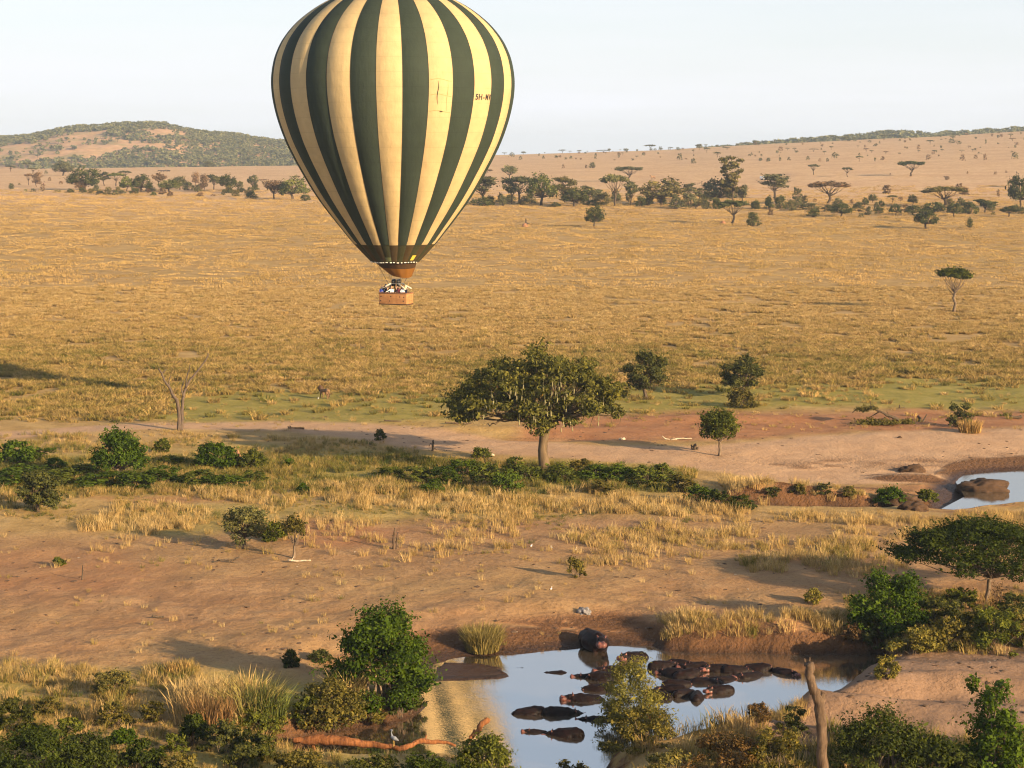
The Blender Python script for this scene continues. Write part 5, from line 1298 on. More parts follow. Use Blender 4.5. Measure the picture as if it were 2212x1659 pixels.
THK = [(845, 1030, 70, 30, 'g'), (905, 1038, 90, 38, 'g'), (960, 1045, 80, 44, 'v'), (1000, 1022, 80, 40, 'v'), (1050, 1040, 90, 50, 'g'), (1095, 1058, 70, 56, 'v'), (1110, 1015, 60, 34, 'g'), (1140, 1035, 70, 40, 'g'), (1210, 1035, 80, 42, 'g'), (1255, 1022, 70, 36, 'o'),
       (1290, 1036, 80, 44, 'v'), (1340, 1040, 90, 46, 'v'), (1390, 1044, 80, 44, 'g'), (1430, 1036, 60, 46, 'g'), (1470, 1058, 80, 40, 'o'), (1300, 1062, 80, 28, 'o'), (1510, 1082, 70, 44, 'v'), (1555, 1092, 70, 40, 'd'), (1600, 1096, 70, 36, 'd'), (930, 1062, 70, 28, 'v')]
for side, lst in (('left', sorted([q for q in THK if q[0] < 1175], reverse=True)), ('right', sorted([q for q in THK if q[0] >= 1175]))):
    for k, (px, py, w, h, c_) in enumerate(lst): place_tree('thicket_bush', px, py + 4, w * 1.2, h * .9, 'straggly' if k % 2 else 'bush', {'v': (.07, .105, .016), 'g': (.1, .12, .024)}.get(c_, c_), ORD[k] + ' leafy bush to the ' + side + ' of the broad trunk in the green thicket', 'bush', 'bushes at the foot of the broad tree', 2400, .07)
for k_, (px_, w_, c_) in enumerate([(1668, 50, 'k'), (1725, 40, 'o'), (1780, 46, 'k'), (1835, 40, 'o')]): mid('bank_bush', px_, 1074, w_, 22, 'straggly', c_, ORD[k_] + ' small bush from the left on the eroded river bank', 900, .16, 400 + k_, 'bush', group='small bushes on the river bank')
mid('bank_bush', 1925, 1092, 90, 34, 'bush', 'v', 'green bush on the river bank left of the upper water', 2200, .2, 58, 'bush')
mid('bank_bush', 2003, 1084, 52, 30, 'bush', 'g', 'rounded moss green bush dipping into the upper river', 1800, .2, 59, 'bush')
mid('mound_bush', 2072, 922, 66, 52, 'straggly', 'k', 'scraggy bush on a straw mound near the upper river', 1500, .24, 60, 'bush', bark=M_DEAD)
# banks and foreground
mid('leafy_bush', 824, 1522, 262, 222, 'bush', 'v', 'big leafy bush overhanging the left side of the pool', 26000, .17, 71, 'bush', deep=.8)
mid('small_bush', 628, 1442, 44, 40, 'bush', 'd', 'small dark bush left of the big overhanging bush', 1400, .13, 72, 'bush')
mid('feathery_bush', 1362, 1604, 176, 184, 'bush', (.15, .14, .034), 'feathery yellow green bush standing in front of the hippos', 19000, .12, 73, 'bush', aspect=.45)
mid('feathery_bush', 1385, 1618, 190, 90, 'straggly', 'o', 'olive scrub at the foot of the feathery bush', 7000, .12, 74, 'bush')
mid('leafy_bush', 1048, 1692, 150, 104, 'bush', 'g', 'rounded green bush at the bottom edge beside the water', 7500, .14, 75, 'bush')
mid('leafy_bush', 2140, 1690, 200, 222, 'straggly', 'v', 'tall leafy bush in the bottom right corner', 12000, .16, 76, 'bush', extra=[(0, 0, 1.0, 1.5, 1.2, .9), (.6, 0, 2.4, 1.2, 1, .7)])
mid('leafy_bush', 1905, 1680, 240, 148, 'bush', 'd', 'dark spreading bush right of the bare dead trunk', 11000, .14, 77, 'bush')
mid('leafy_bush', 2030, 1695, 180, 110, 'bush', 'd', 'dark bush between the dead trunk and the corner bush', 7000, .14, 78, 'bush')
mid('dry_scrub', 1560, 1672, 200, 92, 'straggly', 'r', 'brown dry scrub at the bottom edge right of the feathery bush', 6500, .12, 79, 'bush', bark=M_DEAD)
mid('dry_scrub', 1680, 1680, 170, 100, 'straggly', 'o', 'olive brown scrub left of the bare dead trunk', 6500, .13, 80, 'bush')
mid('dry_scrub', 1715, 1590, 80, 56, 'straggly', 'k', 'small dark scrub on the sand bank left of the dead trunk', 2200, .11, 81, 'bush')
mid('dry_scrub', 1640, 1562, 70, 40, 'straggly', 'r', 'brown tuft of scrub on the near sand bank', 1500, .11, 82, 'bush')
mid('small_bush', 1915, 1466, 66, 52, 'straggly', 'y', 'yellow green bush at the right end of the pool', 2600, .13, 83, 'bush')
mid('bank_bush', 1975, 1412, 120, 56, 'straggly', 'y', 'yellowish bush on the bank right of the far shore', 4200, .15, 84, 'bush')
mid('bank_bush', 2055, 1398, 110, 64, 'bush', 'o', 'olive bush on the right bank between two yellowish ones', 4200, .15, 85, 'bush')
mid('bank_bush', 2150, 1408, 150, 88, 'straggly', 'g', 'green bush on the right bank at the image edge', 5200, .16, 86, 'bush')
mid('bank_bush', 1840, 1392, 60, 40, 'straggly', 'b', 'brown dry bush at the right end of the far bank', 1500, .13, 87, 'bush', bark=M_DEAD)
for k_, (px_, py_, w_, h_, c_) in enumerate(sorted([(1890, 1408, 80, 44, 'k'), (1985, 1345, 90, 50, 'g'), (2040, 1360, 100, 56, 'k'), (2075, 1318, 90, 40, 'g'), (2110, 1385, 90, 60, 'o'), (2195, 1345, 90, 56, 'k'), (2205, 1395, 110, 70, 'o'), (2010, 1405, 80, 44, 'o')])):
    mid('slope_bush', px_, py_, w_ * 1.15, h_ * 1.1, 'straggly', c_, ORD[k_] + ' bush from the left in the thicket under the umbrella acacia', int(w_ * h_ * .9), .15, 500 + k_, 'bush', group='thicket under the umbrella acacia')
mid('leafy_bush', 712, 1578, 170, 108, 'bush', 'o', 'olive bush on the left bank below the big bush', 7500, .15, 88, 'bush')
mid('leafy_bush', 880, 1540, 80, 90, 'straggly', 'k', 'brownish undergrowth below the big bush at the water', 2600, .14, 89, 'bush')
mid('leafy_bush', 560, 1580, 120, 60, 'bush', 'g', 'low green bush left of the olive bank bush', 4200, .14, 90, 'bush')
mid('leafy_bush', 690, 1430, 60, 26, 'bush', 'k', 'low dull bush beside the big bush on the slope', 1200, .14, 91, 'bush')
FG = [(420, 1612, 62, 60, 'v', 'dark green bush below the orange dry grass'), (485, 1625, 90, 56, 'k', 'dull green bush right of the dark green one'), (560, 1640, 80, 54, 'g', 'green bush above the bottom edge left of the red log'), (70, 1690, 190, 104, 'v', 'wide dark bush in the bottom left corner'),
      (180, 1680, 130, 92, 'd', 'dark bush right of the corner bush at bottom left'), (310, 1672, 80, 62, 'v', 'round green bush on the bottom edge left of centre'), (30, 1580, 90, 60, 'g', 'green bush at the left edge above the corner bush'), (250, 1570, 70, 46, 'o', 'olive bush on the grassy slope at left'),
      (250, 1500, 90, 44, 'y', 'yellow green bush high on the grassy slope at left'), (390, 1680, 90, 40, 'o', 'olive tuft bush on the bottom edge'), (640, 1690, 120, 52, 'o', 'olive bush under the left end of the red log'), (800, 1700, 140, 54, 'g', 'green bush on the bottom edge below the heron'), (920, 1696, 100, 62, 'v', 'dark green bush left of the rounded bottom bush'),
      (1240, 1716, 90, 62, 'y', 'feathery sprig rising from the bottom edge in front of the water'), (1440, 1700, 120, 64, 'y', 'bright green tuft at the bottom edge right of the water')]
for k, (px, py, w, h, c_, lb) in enumerate(FG): mid('bank_bush', px, py, w * 1.3, h * 1.15, 'bush' if c_ in 'vd' else 'straggly', {'v': (.042, .058, .012), 'g': (.065, .072, .018), 'y': (.13, .115, .035)}.get(c_, c_), lb, int(w * h * .95), .125, 100 + k, 'bush')

# grass clumps that stand out as single things
def clump(name, px, py, w, h, n, col, label, seed, lean=.5, wd=.05, cat='grass clump'):
    g = G(px, py); s = g.y / F; rng = np.random.default_rng(seed)
    V, q, t = blades(rng, n, w * s * .5, h * s, wd, lean, .75)
    o = link(name, np_mesh(name, V, [(q, 0), (t, 0)], [M_STRAW_], rng.random(2 * n)), None, g, col); return tag(o, label, cat)
clump('grass_clump', 1042, 1404, 96, 54, 2400, (.24, .19, .065), 'tall yellow green grass clump on the far left shore', 1, .6, .035)
clump('reed_clump', 540, 1545, 150, 84, 300, (.19, .16, .05), 'spiky reed clump with pale stalks left of the big bush', 2, 1.0, .055, 'reeds')
clump('reed_clump', 580, 1555, 110, 70, 420, (.1, .115, .03), 'green reeds in front of the spiky pale reed clump', 3, .6, .07, 'reeds')
clump('grass_clump', 455, 1572, 120, 66, 900, (.28, .165, .07), 'orange dry grass clump below the reeds', 4, .45)
clump('grass_clump', 750, 1512, 90, 76, 320, (.36, .27, .11), 'pale dry stalks leaning beside the big bush', 5, .8, .05)
clump('grass_clump', 2095, 934, 62, 30, 500, (.42, .27, .1), 'straw coloured mound of grass by the scraggy bush', 6, .6, .06)
clump('grass_clump', 383, 1452, 66, 26, 420, (.45, .29, .11), 'single dry grass clump on bare soil at left', 7, .4, .04)

# ---------------------------------------------------------------- dead wood
def wood(name, px, py, branches, mats, label, cat, ys=None, rough=.08, lift=0):
    """branches: list of (image points, radius px start, end, depth spread); drawn in the upright plane at the base point"""
    g = G(px, py); s = g.y / F; rng = np.random.default_rng(int(px * 7 + py)); b = MB()
    for pts, r0, r1, dy in branches:
        Q = np.array([((a - px) * s, dy * k / max(1, len(pts) - 1), (py - c_) * s + lift) for k, (a, c_) in enumerate(pts)]); n = max(6, 3 * len(pts)); t = np.linspace(0, 1, len(Q)); tn = np.linspace(0, 1, n)
        Q = np.stack([np.interp(tn, t, Q[:, k]) for k in range(3)], 1); ker = rng.normal(0, r0 * s * .12, Q.shape); ker[0] = 0; Q += ker
        b.tube(Q, np.linspace(r0 * s, r1 * s, n), 11, 0, True, rough * 1.8, rng)
    o = link(name, b.mesh(name, [mats], None, True), None, g); return tag(o, label, cat)
M_SNAG = bark_mat('grey_brown_snag', (.05, .036, .028), (.17, .125, .09), 2.2)
wood('dead_tree', 385, 930, [([(385, 936), (388, 905), (386, 872), (375, 850), (360, 825), (352, 806), (345, 795)], 4.6, 1.6, -.8), ([(391, 934), (392, 900), (394, 866), (398, 845), (405, 828), (418, 812), (430, 796), (444, 777)], 4.0, 1.4, .8),
     ([(444, 777), (449, 770), (449, 762)], 1.8, 1.2, .1), ([(402, 838), (404, 815), (410, 800), (414, 782)], 2, .5, -.8), ([(366, 836), (364, 822), (368, 812)], 1.6, .6, .4), ([(352, 806), (358, 798)], 1.8, 1.0, .2), ([(396, 858), (391, 838), (395, 824)], 1.8, .8, .5)], M_SNAG, 'bare dead tree forked like a V beside the track at left', 'dead tree')
wood('dead_stump', 934, 974, [([(935, 978), (935, 965), (936, 950)], 3.5, 1.5, 0), ([(936, 962), (930, 958), (926, 966)], 1.2, .6, 0), ([(937, 968), (943, 972)], 1.2, .6, .3)], M_BARKD, 'dark jagged stump at the edge of the track left of the broad tree', 'stump')
wood('dead_stump', 1500, 972, [([(1500, 976), (1500, 968), (1502, 960)], 6, 3.5, 0), ([(1496, 970), (1493, 962)], 3, 1.5, .2), ([(1505, 972), (1507, 966)], 2.5, 1.5, -.2)], M_BARKD, 'dark round stump on the track left of the round headed tree', 'stump')
wood('dead_stump', 852, 1186, [([(851, 1190), (850, 1165), (853, 1141)], 3.2, 2.0, 0), ([(857, 1190), (857, 1170), (858, 1152)], 2.2, 1.4, .2), ([(858, 1180), (864, 1174)], 1.5, .8, .1)], M_DEAD, 'broken double post of dead wood on the bare soil', 'stump')
wood('dead_stick', 178, 1253, [([(178, 1256), (178, 1238), (179, 1222)], 2.0, 1.2, 0), ([(178, 1236), (181, 1232)], 1.0, .7, 0)], M_BARKD, 'short upright dead stick at the left of the bare soil', 'stick')
wood('fallen_branch', 1462, 952, [([(1430, 943), (1437, 949), (1448, 951), (1462, 950)], 1.0, 1.6, 0), ([(1452, 951), (1470, 949), (1496, 951)], 1.8, .8, .8), ([(1448, 951), (1456, 946)], 1.5, .6, -.3)], M_BONE, 'bleached fallen branch on the red soil', 'branch', lift=.05)
wood('fallen_log', 650, 1217, [([(622, 1213), (640, 1215), (672, 1213)], 2.4, 1.4, 0), ([(630, 1214), (634, 1206)], 1.2, .8, .1)], M_BONE, 'white fallen log at the foot of the thin sapling', 'log', lift=.06)
wood('fallen_log', 490, 1217, [([(458, 1218), (476, 1212), (500, 1215), (515, 1209)], 1.4, 2.0, .6), ([(480, 1213), (472, 1208)], 1.2, .6, -.3), ([(497, 1215), (512, 1220)], 1.2, .7, .2)], M_BARKD, 'dark crooked fallen branch below the twisted tree', 'branch', lift=.06)
wood('fallen_log', 1030, 1200, [([(1006, 1203), (1028, 1199), (1052, 1200)], 1.8, 2.2, .6)], M_DEAD, 'grey fallen log among dry tufts in the centre', 'log', lift=.06)
wood('fallen_log', 340, 1338, [([(328, 1333), (340, 1337), (352, 1338)], 2.2, 2.6, .3), ([(334, 1335), (330, 1330)], 1.2, .7, 0)], M_BARKD, 'short dark log lying on the bare slope at left', 'log', lift=.06)
wood('fallen_log', 640, 930, [([(622, 925), (638, 926), (656, 928)], 2.0, 2.2, .4), ([(630, 925), (626, 921)], 1.2, .8, 0)], M_DEAD, 'short log by the track right of the dead forked tree', 'log', lift=.06)
wood('fallen_log', 990, 918, [([(962, 913), (975, 915), (996, 917)], 1.6, 1.8, .5), ([(1000, 917), (1020, 916)], 1.6, 1.0, .5)], M_DEAD, 'pale broken branch on the earth left of the broad tree', 'branch', lift=.05)
wood('fallen_log', 845, 912, [([(830, 909), (845, 911), (866, 913)], 1.3, 1.5, .5)], M_BARKD, 'thin dark fallen branch at the lawn edge', 'branch', lift=.05)
wood('dead_stump', 1990, 912, [([(1986, 916), (1988, 905), (1983, 899)], 4, 2.2, 0), ([(1992, 914), (1998, 904), (2003, 896)], 2.4, 1.0, .3), ([(1998, 914), (2012, 914), (2022, 920)], 3.5, 1.0, .3)], M_BARKD, 'dark horned stump between the fallen tree and the scraggy bush', 'stump')
wood('fallen_log', 2195, 905, [([(2182, 901), (2195, 903), (2208, 902)], 2.5, 3.5, .3), ([(2160, 908), (2178, 906)], 1.2, 1.0, .3)], M_BARKD, 'dark log lying at the right edge of the red soil', 'log', lift=.06)
wood('dead_stick', 1945, 882, [([(1943, 884), (1943, 874)], 2.0, 1.0, 0), ([(1935, 883), (1956, 881)], 1.2, .8, .3)], M_BARKD, 'small dead snag on the lawn above the fallen tree', 'stick')
ft = wood('fallen_tree', 1945, 916, [([(1965, 916), (1940, 906), (1915, 896), (1890, 884), (1878, 877)], 4.2, 1.6, -.6), ([(1890, 884), (1868, 880), (1846, 885), (1840, 890)], 1.4, .7, -.6), ([(1882, 880), (1880, 866)], .9, .4, 0), ([(1900, 889), (1884, 900), (1872, 908)], 1.3, .6, .6), ([(1920, 898), (1916, 888)], 1.0, .4, .3), ([(1950, 912), (1925, 912), (1895, 914), (1860, 915)], 2.0, .8, -1.2)], M_BARKD, 'toppled tree with green leaves lying on the red soil at right', 'fallen tree')
g = G(1945, 916); s = g.y / F; rng = np.random.default_rng(8)
P, N, var = cloud(rng, [((1862 - 1945) * s, -.6, 33 * s, 22 * s, 1.2, 5 * s), ((1882 - 1945) * s, -.6, 36 * s, 14 * s, 1, 4 * s), ((1880 - 1945) * s, -1, 6 * s, 34 * s, 1.4, 7 * s), ((1915 - 1945) * s, -1, 6 * s, 30 * s, 1.3, 6 * s), ((1958 - 1945) * s, -.4, 6 * s, 18 * s, 1.0, 7 * s)], 2400, .1)
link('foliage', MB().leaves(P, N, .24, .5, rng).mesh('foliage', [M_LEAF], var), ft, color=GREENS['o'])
for px, py, w, h, lb in ((514, 1000, 18, 28, 'reddish termite mound poking out between two dark bushes'), (1134, 490, 18, 9, 'low brown termite mound on the golden plain'), (1562, 483, 15, 7, 'small brown mound left of the umbrella tree on the plain')):
    g = G(px, py); s = g.y / F; bm = bmesh.new(); bmesh.ops.create_icosphere(bm, subdivisions=3, radius=1)
    for v in bm.verts:
        k = 1 + .35 * (fbm(np.array([v.co.x * 2 + px]), np.array([v.co.z * 2 + v.co.y]), 5, 3)[0] - .5); q = max(0, v.co.z); v.co = Vector((v.co.x * k * (1 - .55 * q), v.co.y * k * (1 - .55 * q), v.co.z * k))
        v.co = Vector((v.co.x * w * s * .5, v.co.y * w * s * .5, v.co.z * h * s))
    me = bpy.data.meshes.new('termite_mound'); bm.to_mesh(me); bm.free(); me.materials.append(bpy.data.materials.get('termite_earth') or plain('termite_earth', (.3, .15, .08), .95, 2, .4, 0, .1)); me.polygons.foreach_set('use_smooth', [True] * len(me.polygons))
    tag(link('termite_mound', me, None, g), lb, 'mound')
wood('dead_snag', 1136, 486, [([(1136, 488), (1136, 478), (1136, 472)], 1.8, 1.0, 0), ([(1136, 482), (1128, 486), (1118, 486)], 1.2, .6, .4), ([(1136, 481), (1144, 484), (1152, 487)], 1.4, .7, -.4)], M_BARKD, 'dead snag with two drooping arms behind the plain mound', 'dead tree')
# the foreground trunk, the red log and branch, the tip of a stump
wood('broken_tree', 1775, 1735, [([(1775, 1740), (1776, 1690), (1776, 1640), (1774, 1590), (1772, 1550), (1768, 1520), (1760, 1500), (1754, 1480), (1748, 1455), (1745, 1432)], 13, 9, -.3), ([(1770, 1530), (1776, 1510), (1777, 1497)], 9, 6, .15), ([(1740, 1440), (1738, 1424)], 3.6, 1.6, .05), ([(1748, 1438), (1749, 1420)], 3.4, 1.0, -.05)], M_DEAD, 'tall bare dead trunk broken off at the top in the right foreground', 'dead trunk')
for (px, py) in ((1771, 1556), (1781, 1590)):
    pass
wood('broken_tree', 2010, 1690, [([(2000, 1700), (2006, 1668), (2016, 1644)], 8, 2.5, 0)], M_DEAD, 'pointed stump tip at the bottom edge right of the tall trunk', 'stump')
gl_ = unproj(790, 1622, ZW); 
def low(name, pts, r0, r1, m_, label, cat, zz0=.1):
    """a log lying over the water: image points at heights above it"""
    rng = np.random.default_rng(len(pts) * 31 + int(pts[0][0])); Q = []
    for a, c_, hh in pts:
        x_, d_ = unproj(a, c_, ZW + hh); Q.append((float(x_), float(d_), ZW + hh))
    Q = np.array(Q); n = len(Q) * 4; t = np.linspace(0, 1, len(Q)); tn = np.linspace(0, 1, n); Q = np.stack([np.interp(tn, t, Q[:, k]) for k in range(3)], 1); Q += rng.normal(0, .03, Q.shape)
    o_ = Q.mean(0); b = MB(); b.tube(Q - o_, np.interp(tn, np.linspace(0, 1, len(r0)), r0) if not np.isscalar(r0) else np.linspace(r0, r1, n), 10, 0, True, .12, rng)
    return tag(link(name, b.mesh(name, [m_], None, True), None, Vector(o_)), label, cat), b, o_
lg, b, o_ = low('fallen_log', [(632, 1600, .6), (665, 1599, .65), (700, 1598, .7), (745, 1602, .65), (800, 1608, .5), (850, 1614, .45), (872, 1616, .5), (890, 1607, .6), (915, 1600, .65), (945, 1602, .55), (985, 1608, .4)], [.13, .22, .27, .25, .17, .13, .14, .13, .14, .11, .06], 0, M_RED, 'long reddish fallen log lying in the water at the bottom', 'log')
low('fallen_branch', [(1008, 1606, .2), (1020, 1590, .55), (1036, 1572, .95), (1055, 1552, 1.4)], .1, .17, M_RED, 'reddish broken branch slanting up out of the water', 'branch')
low('fallen_branch', [(905, 1604, .5), (917, 1598, .7), (920, 1588, .9)], .08, .03, M_RED, 'short stub rising from the right half of the red log', 'branch')
low('fallen_branch', [(676, 1606, .4), (678, 1618, .1), (680, 1630, -.2)], .1, .08, M_RED, 'short leg of wood under the left end of the red log', 'branch')
x_, d_ = unproj(851, 1612, ZW + .56); o = link('heron', HER, None, (float(x_), float(d_), ZW + .56)); o.rotation_euler = (0, 0, rad(150)); o.scale = (.72,) * 3; tag(o, 'grey heron standing on the red log in the water', 'heron')

# rocks and earth lumps
def lump(name, px, py, w, h, m_, label, cat, seed, flat=None, z=None, yaw=0):
    g = G(px, py) if z is None else Vector((*[float(q) for q in unproj(px, py, z)], z)); s = g.y / F; bm = bmesh.new(); bmesh.ops.create_icosphere(bm, subdivisions=4, radius=1)
    for v in bm.verts:
        c = v.co.normalized(); k = 1 + 1.1 * (float(fbm(np.array([c.x * 2.6 + seed]), np.array([c.y * 2.6 + c.z * 2.3]), seed, 5)[0]) - .5)
        v.co = Vector((c.x * k * w * s * .5, c.y * k * w * s * .36, c.z * k * h * s))
    me = bpy.data.meshes.new(name); bm.to_mesh(me); bm.free(); me.materials.append(m_); me.polygons.foreach_set('use_smooth', [True] * len(me.polygons))
    o = link(name, me, None, g); o.rotation_euler = (0, 0, yaw); return tag(o, label, cat)
M_EARTH = plain('brown_earth_lump', (.062, .035, .019), .95, 1.2, .45, 0, .15); M_GREYR = plain('grey_rock', (.16, .15, .15), .8, 6, .8, 0, .12)
lump('earth_island', 2122, 1060, 104, 27, M_EARTH, 'brown earth hummock standing in the upper river', 'hummock', 5, z=ZW - .1)
lump('earth_mound', 1972, 1020, 54, 16, M_EARTH, 'crumbly brown mound on the sand left of the upper river', 'mound', 6)
lump('earth_mound', 1945, 1082, 80, 15, M_EARTH, 'bare red brown mound behind the bank bushes of the upper river', 'mound', 7)
lump('earth_mound', 1975, 1102, 60, 18, M_EARTH, 'reddish lump of bank at the near end of the upper river', 'mound', 8)
lump('grey_rock', 1261, 1326, 30, 11, M_GREYR, 'small jagged grey rock lying on the bare slope above the pool', 'rock', 9)
lump('pale_stone', 1063, 985, 12, 4, M_BONE, 'pale stone right of the small bush left of the broad trunk', 'stone', 10)
lump('pale_stone', 1344, 950, 12, 5, M_BONE, 'pale stone on the red soil left of the bleached branch', 'stone', 11)
lump('dark_stone', 1943, 946, 10, 4, M_EARTH, 'small brown stone alone on the sand at right', 'stone', 12)

# undergrowth filling the foreground corners
UG = [(150, 1600, 70, 40, 'g'), (330, 1560, 60, 36, 'o'), (380, 1628, 60, 36, 'g'), (100, 1545, 60, 34, 'o'), (520, 1665, 80, 44, 'k'), (700, 1700, 80, 40, 'o'), (260, 1628, 80, 44, 'v'), (590, 1600, 70, 44, 'o'), (660, 1560, 70, 50, 'g'), (760, 1560, 70, 50, 'g'), (800, 1562, 80, 46, 'o'), (860, 1548, 70, 50, 'd'), (900, 1538, 50, 44, 'd')]
for k, (px, py, w, h, c_) in enumerate(sorted(UG)): mid('undergrowth_bush', px, py, w * 1.2, h * 1.15, 'straggly', c_, (ORD + ['thirteenth'])[k] + ' low undergrowth bush counted from the left edge of the left foreground', int(w * h * 1.0), .12, 300 + k, 'bush', group='undergrowth of the left foreground')
FAR_HAZED = {'g': (.14, .155, .05), 'd': (.085, .095, .036), 'p': (.18, .18, .08), 'b': (.2, .135, .08), 'o': (.165, .145, .055), 'k': (.125, .125, .062), 'v': (.095, .125, .035), 'r': (.19, .115, .06), 'y': (.22, .2, .07)}  # lighter than GREENS: distance haze put into the foliage colours
# ---------------------------------------------------------------- far trees
def A1(zx, zy): return zx * .3016, 230.4 + zy * .3017
def A2(zx, zy): return 1000.6 + zx * .3016, 291 + zy * .3017
def A3(zx, zy): return 1607 + zx * .2736, 266.8 + zy * .2736
LBL = {'L': ('tree in the far tree line left of the balloon', 'trees of the left tree line'), 'R': ('tree in the far tree line right of the balloon', 'trees of the right tree line'), 'E': ('tree in the scattered tree line at the far right', 'trees of the far right tree line')}
COLN = {'g': 'green', 'd': 'dark green', 'p': 'pale green', 'b': 'brown', 'o': 'olive', 'k': 'grey green', 'v': 'deep green', 'r': 'rusty', 'y': 'yellowish'}
SHP = {'umbrella': 'flat topped', 'layered': 'layered', 'round': 'round', 'dome': 'domed', 'bush': 'bushy', 'straggly': 'straggly', 'slim': 'slim', 'tall': 'tall'}
ORDN = ['first', 'second', 'third', 'fourth', 'fifth', 'sixth', 'seventh', 'eighth', 'ninth', 'tenth', 'eleventh', 'twelfth', 'thirteenth', 'fourteenth', 'fifteenth', 'sixteenth']
WHERE = {'L': 'tree line left of the balloon', 'R': 'tree line right of the balloon', 'E': 'tree line at far right'}
def rows(fn, zone, f, data):
    seen = {}
    for r in sorted(data, key=lambda q: q[0]):
        zx, zy, w, h, kind, col = r[:6]; lab = r[6] if len(r) > 6 else None
        px, py = fn(zx, zy); w *= 1.24; h *= 1.16; py += .6
        low = kind in ('bush', 'straggly')
        cat = 'bush' if low else 'tree'; nm = 'bush' if low else ('acacia_tree' if kind in ('umbrella', 'layered', 'tall') else 'savanna_tree')
        if lab is None:
            key = COLN[col] + ('' if kind == 'bush' else ' ' + SHP[kind]) + ' ' + cat
            n = seen[key] = seen.get(key, 0) + 1
            lab = '%s %s from left in the %s' % (ORDN[n - 1], key, WHERE[zone]); gp = 'plants of the ' + WHERE[zone]
            if w * f < 19: place_shrub(nm, px, py, w * f, h * f, kind, FAR_HAZED[col], lab, cat, gp)
            else: place_tree(nm, px, py, w * f, h * f, kind, FAR_HAZED[col], lab, cat, gp, 1300, .08)
        else: place_tree(nm, px, py, w * f, h * f, kind, FAR_HAZED[col], lab, cat, None, 2200 if w * f > 45 else 1400, .062 if w * f > 45 else .078)
rows(A1, 'L', .3016, [(80, 590, 40, 40, 'bush', 'd', 'dark bush nearest the left edge on the plain'), (185, 608, 25, 20, 'bush', 'g'), (235, 608, 45, 22, 'bush', 'd'), (305, 605, 42, 45, 'straggly', 'b'), (205, 560, 62, 72, 'umbrella', 'b', 'thin grey brown tree at the left end of the tree line'), (262, 572, 70, 92, 'slim', 'b', 'ragged brown tree at the left end of the tree line'),
    (235, 482, 62, 42, 'umbrella', 'k', 'small flat topped tree on the far plain edge at left'), (330, 482, 30, 25, 'bush', 'k'), (450, 492, 150, 92, 'dome', 'k', 'broad green tree furthest back in the left tree line'), (605, 598, 205, 152, 'dome', 'd', 'largest dark tree at the left of the tree line'), (575, 600, 80, 70, 'slim', 'b'), (410, 614, 50, 22, 'bush', 'o'), (500, 616, 62, 28, 'bush', 'd'), (590, 617, 70, 36, 'bush', 'd'), (650, 622, 52, 36, 'bush', 'o'),
    (715, 629, 70, 26, 'bush', 'd'), (745, 565, 95, 84, 'layered', 'k'), (830, 565, 120, 80, 'umbrella', 'g'), (890, 515, 85, 50, 'umbrella', 'k', 'flat topped tree raised behind the left tree line'), (905, 602, 95, 94, 'dome', 'g'), (1015, 612, 155, 112, 'dome', 'd', 'dark domed tree in the middle of the left tree line'), (960, 627, 62, 46, 'bush', 'd'), (775, 632, 62, 52, 'straggly', 'o'), (825, 634, 42, 36, 'bush', 'd'),
    (1100, 637, 52, 26, 'bush', 'v'), (1220, 642, 52, 36, 'bush', 'b'), (1165, 627, 62, 42, 'straggly', 'b'), (1140, 568, 100, 82, 'layered', 'b'), (1215, 612, 145, 84, 'dome', 'g', 'green domed tree right of the dark one in the left tree line'), (1290, 592, 112, 84, 'dome', 'k'), (1400, 565, 64, 84, 'slim', 'b'), (1415, 608, 52, 46, 'bush', 'k'), (1460, 604, 74, 104, 'slim', 'b'), (1350, 597, 90, 56, 'bush', 'k'),
    (1530, 594, 112, 92, 'layered', 'k'), (1630, 604, 152, 104, 'dome', 'd', 'dark tree near the right end of the left tree line'), (1725, 604, 62, 64, 'straggly', 'k'), (1690, 642, 62, 46, 'bush', 'o'), (1805, 596, 84, 94, 'layered', 'k'), (1800, 657, 88, 52, 'bush', 'v', 'deep green bush in front of the left tree line'), (1965, 664, 132, 136, 'round', 'b', 'bare grey brown tree close to the balloon'), (2105, 664, 214, 144, 'dome', 'g', 'green tree with twisted pale trunk touching the balloon edge'), (2185, 672, 92, 42, 'bush', 'd'),
    (75, 462, 62, 36, 'umbrella', 'k'), (200, 445, 72, 42, 'umbrella', 'k'), (1490, 424, 82, 38, 'bush', 'k', 'dull bush on the far plain edge below the hill'), (140, 560, 22, 14, 'bush', 'o'), (355, 530, 26, 26, 'bush', 'b'), (435, 555, 30, 24, 'bush', 'b'), (505, 550, 40, 30, 'straggly', 'b'), (1060, 618, 40, 30, 'straggly', 'r'), (1525, 640, 36, 16, 'bush', 'b'), (1880, 545, 70, 24, 'umbrella', 'b'), (2130, 528, 40, 30, 'umbrella', 'b')])
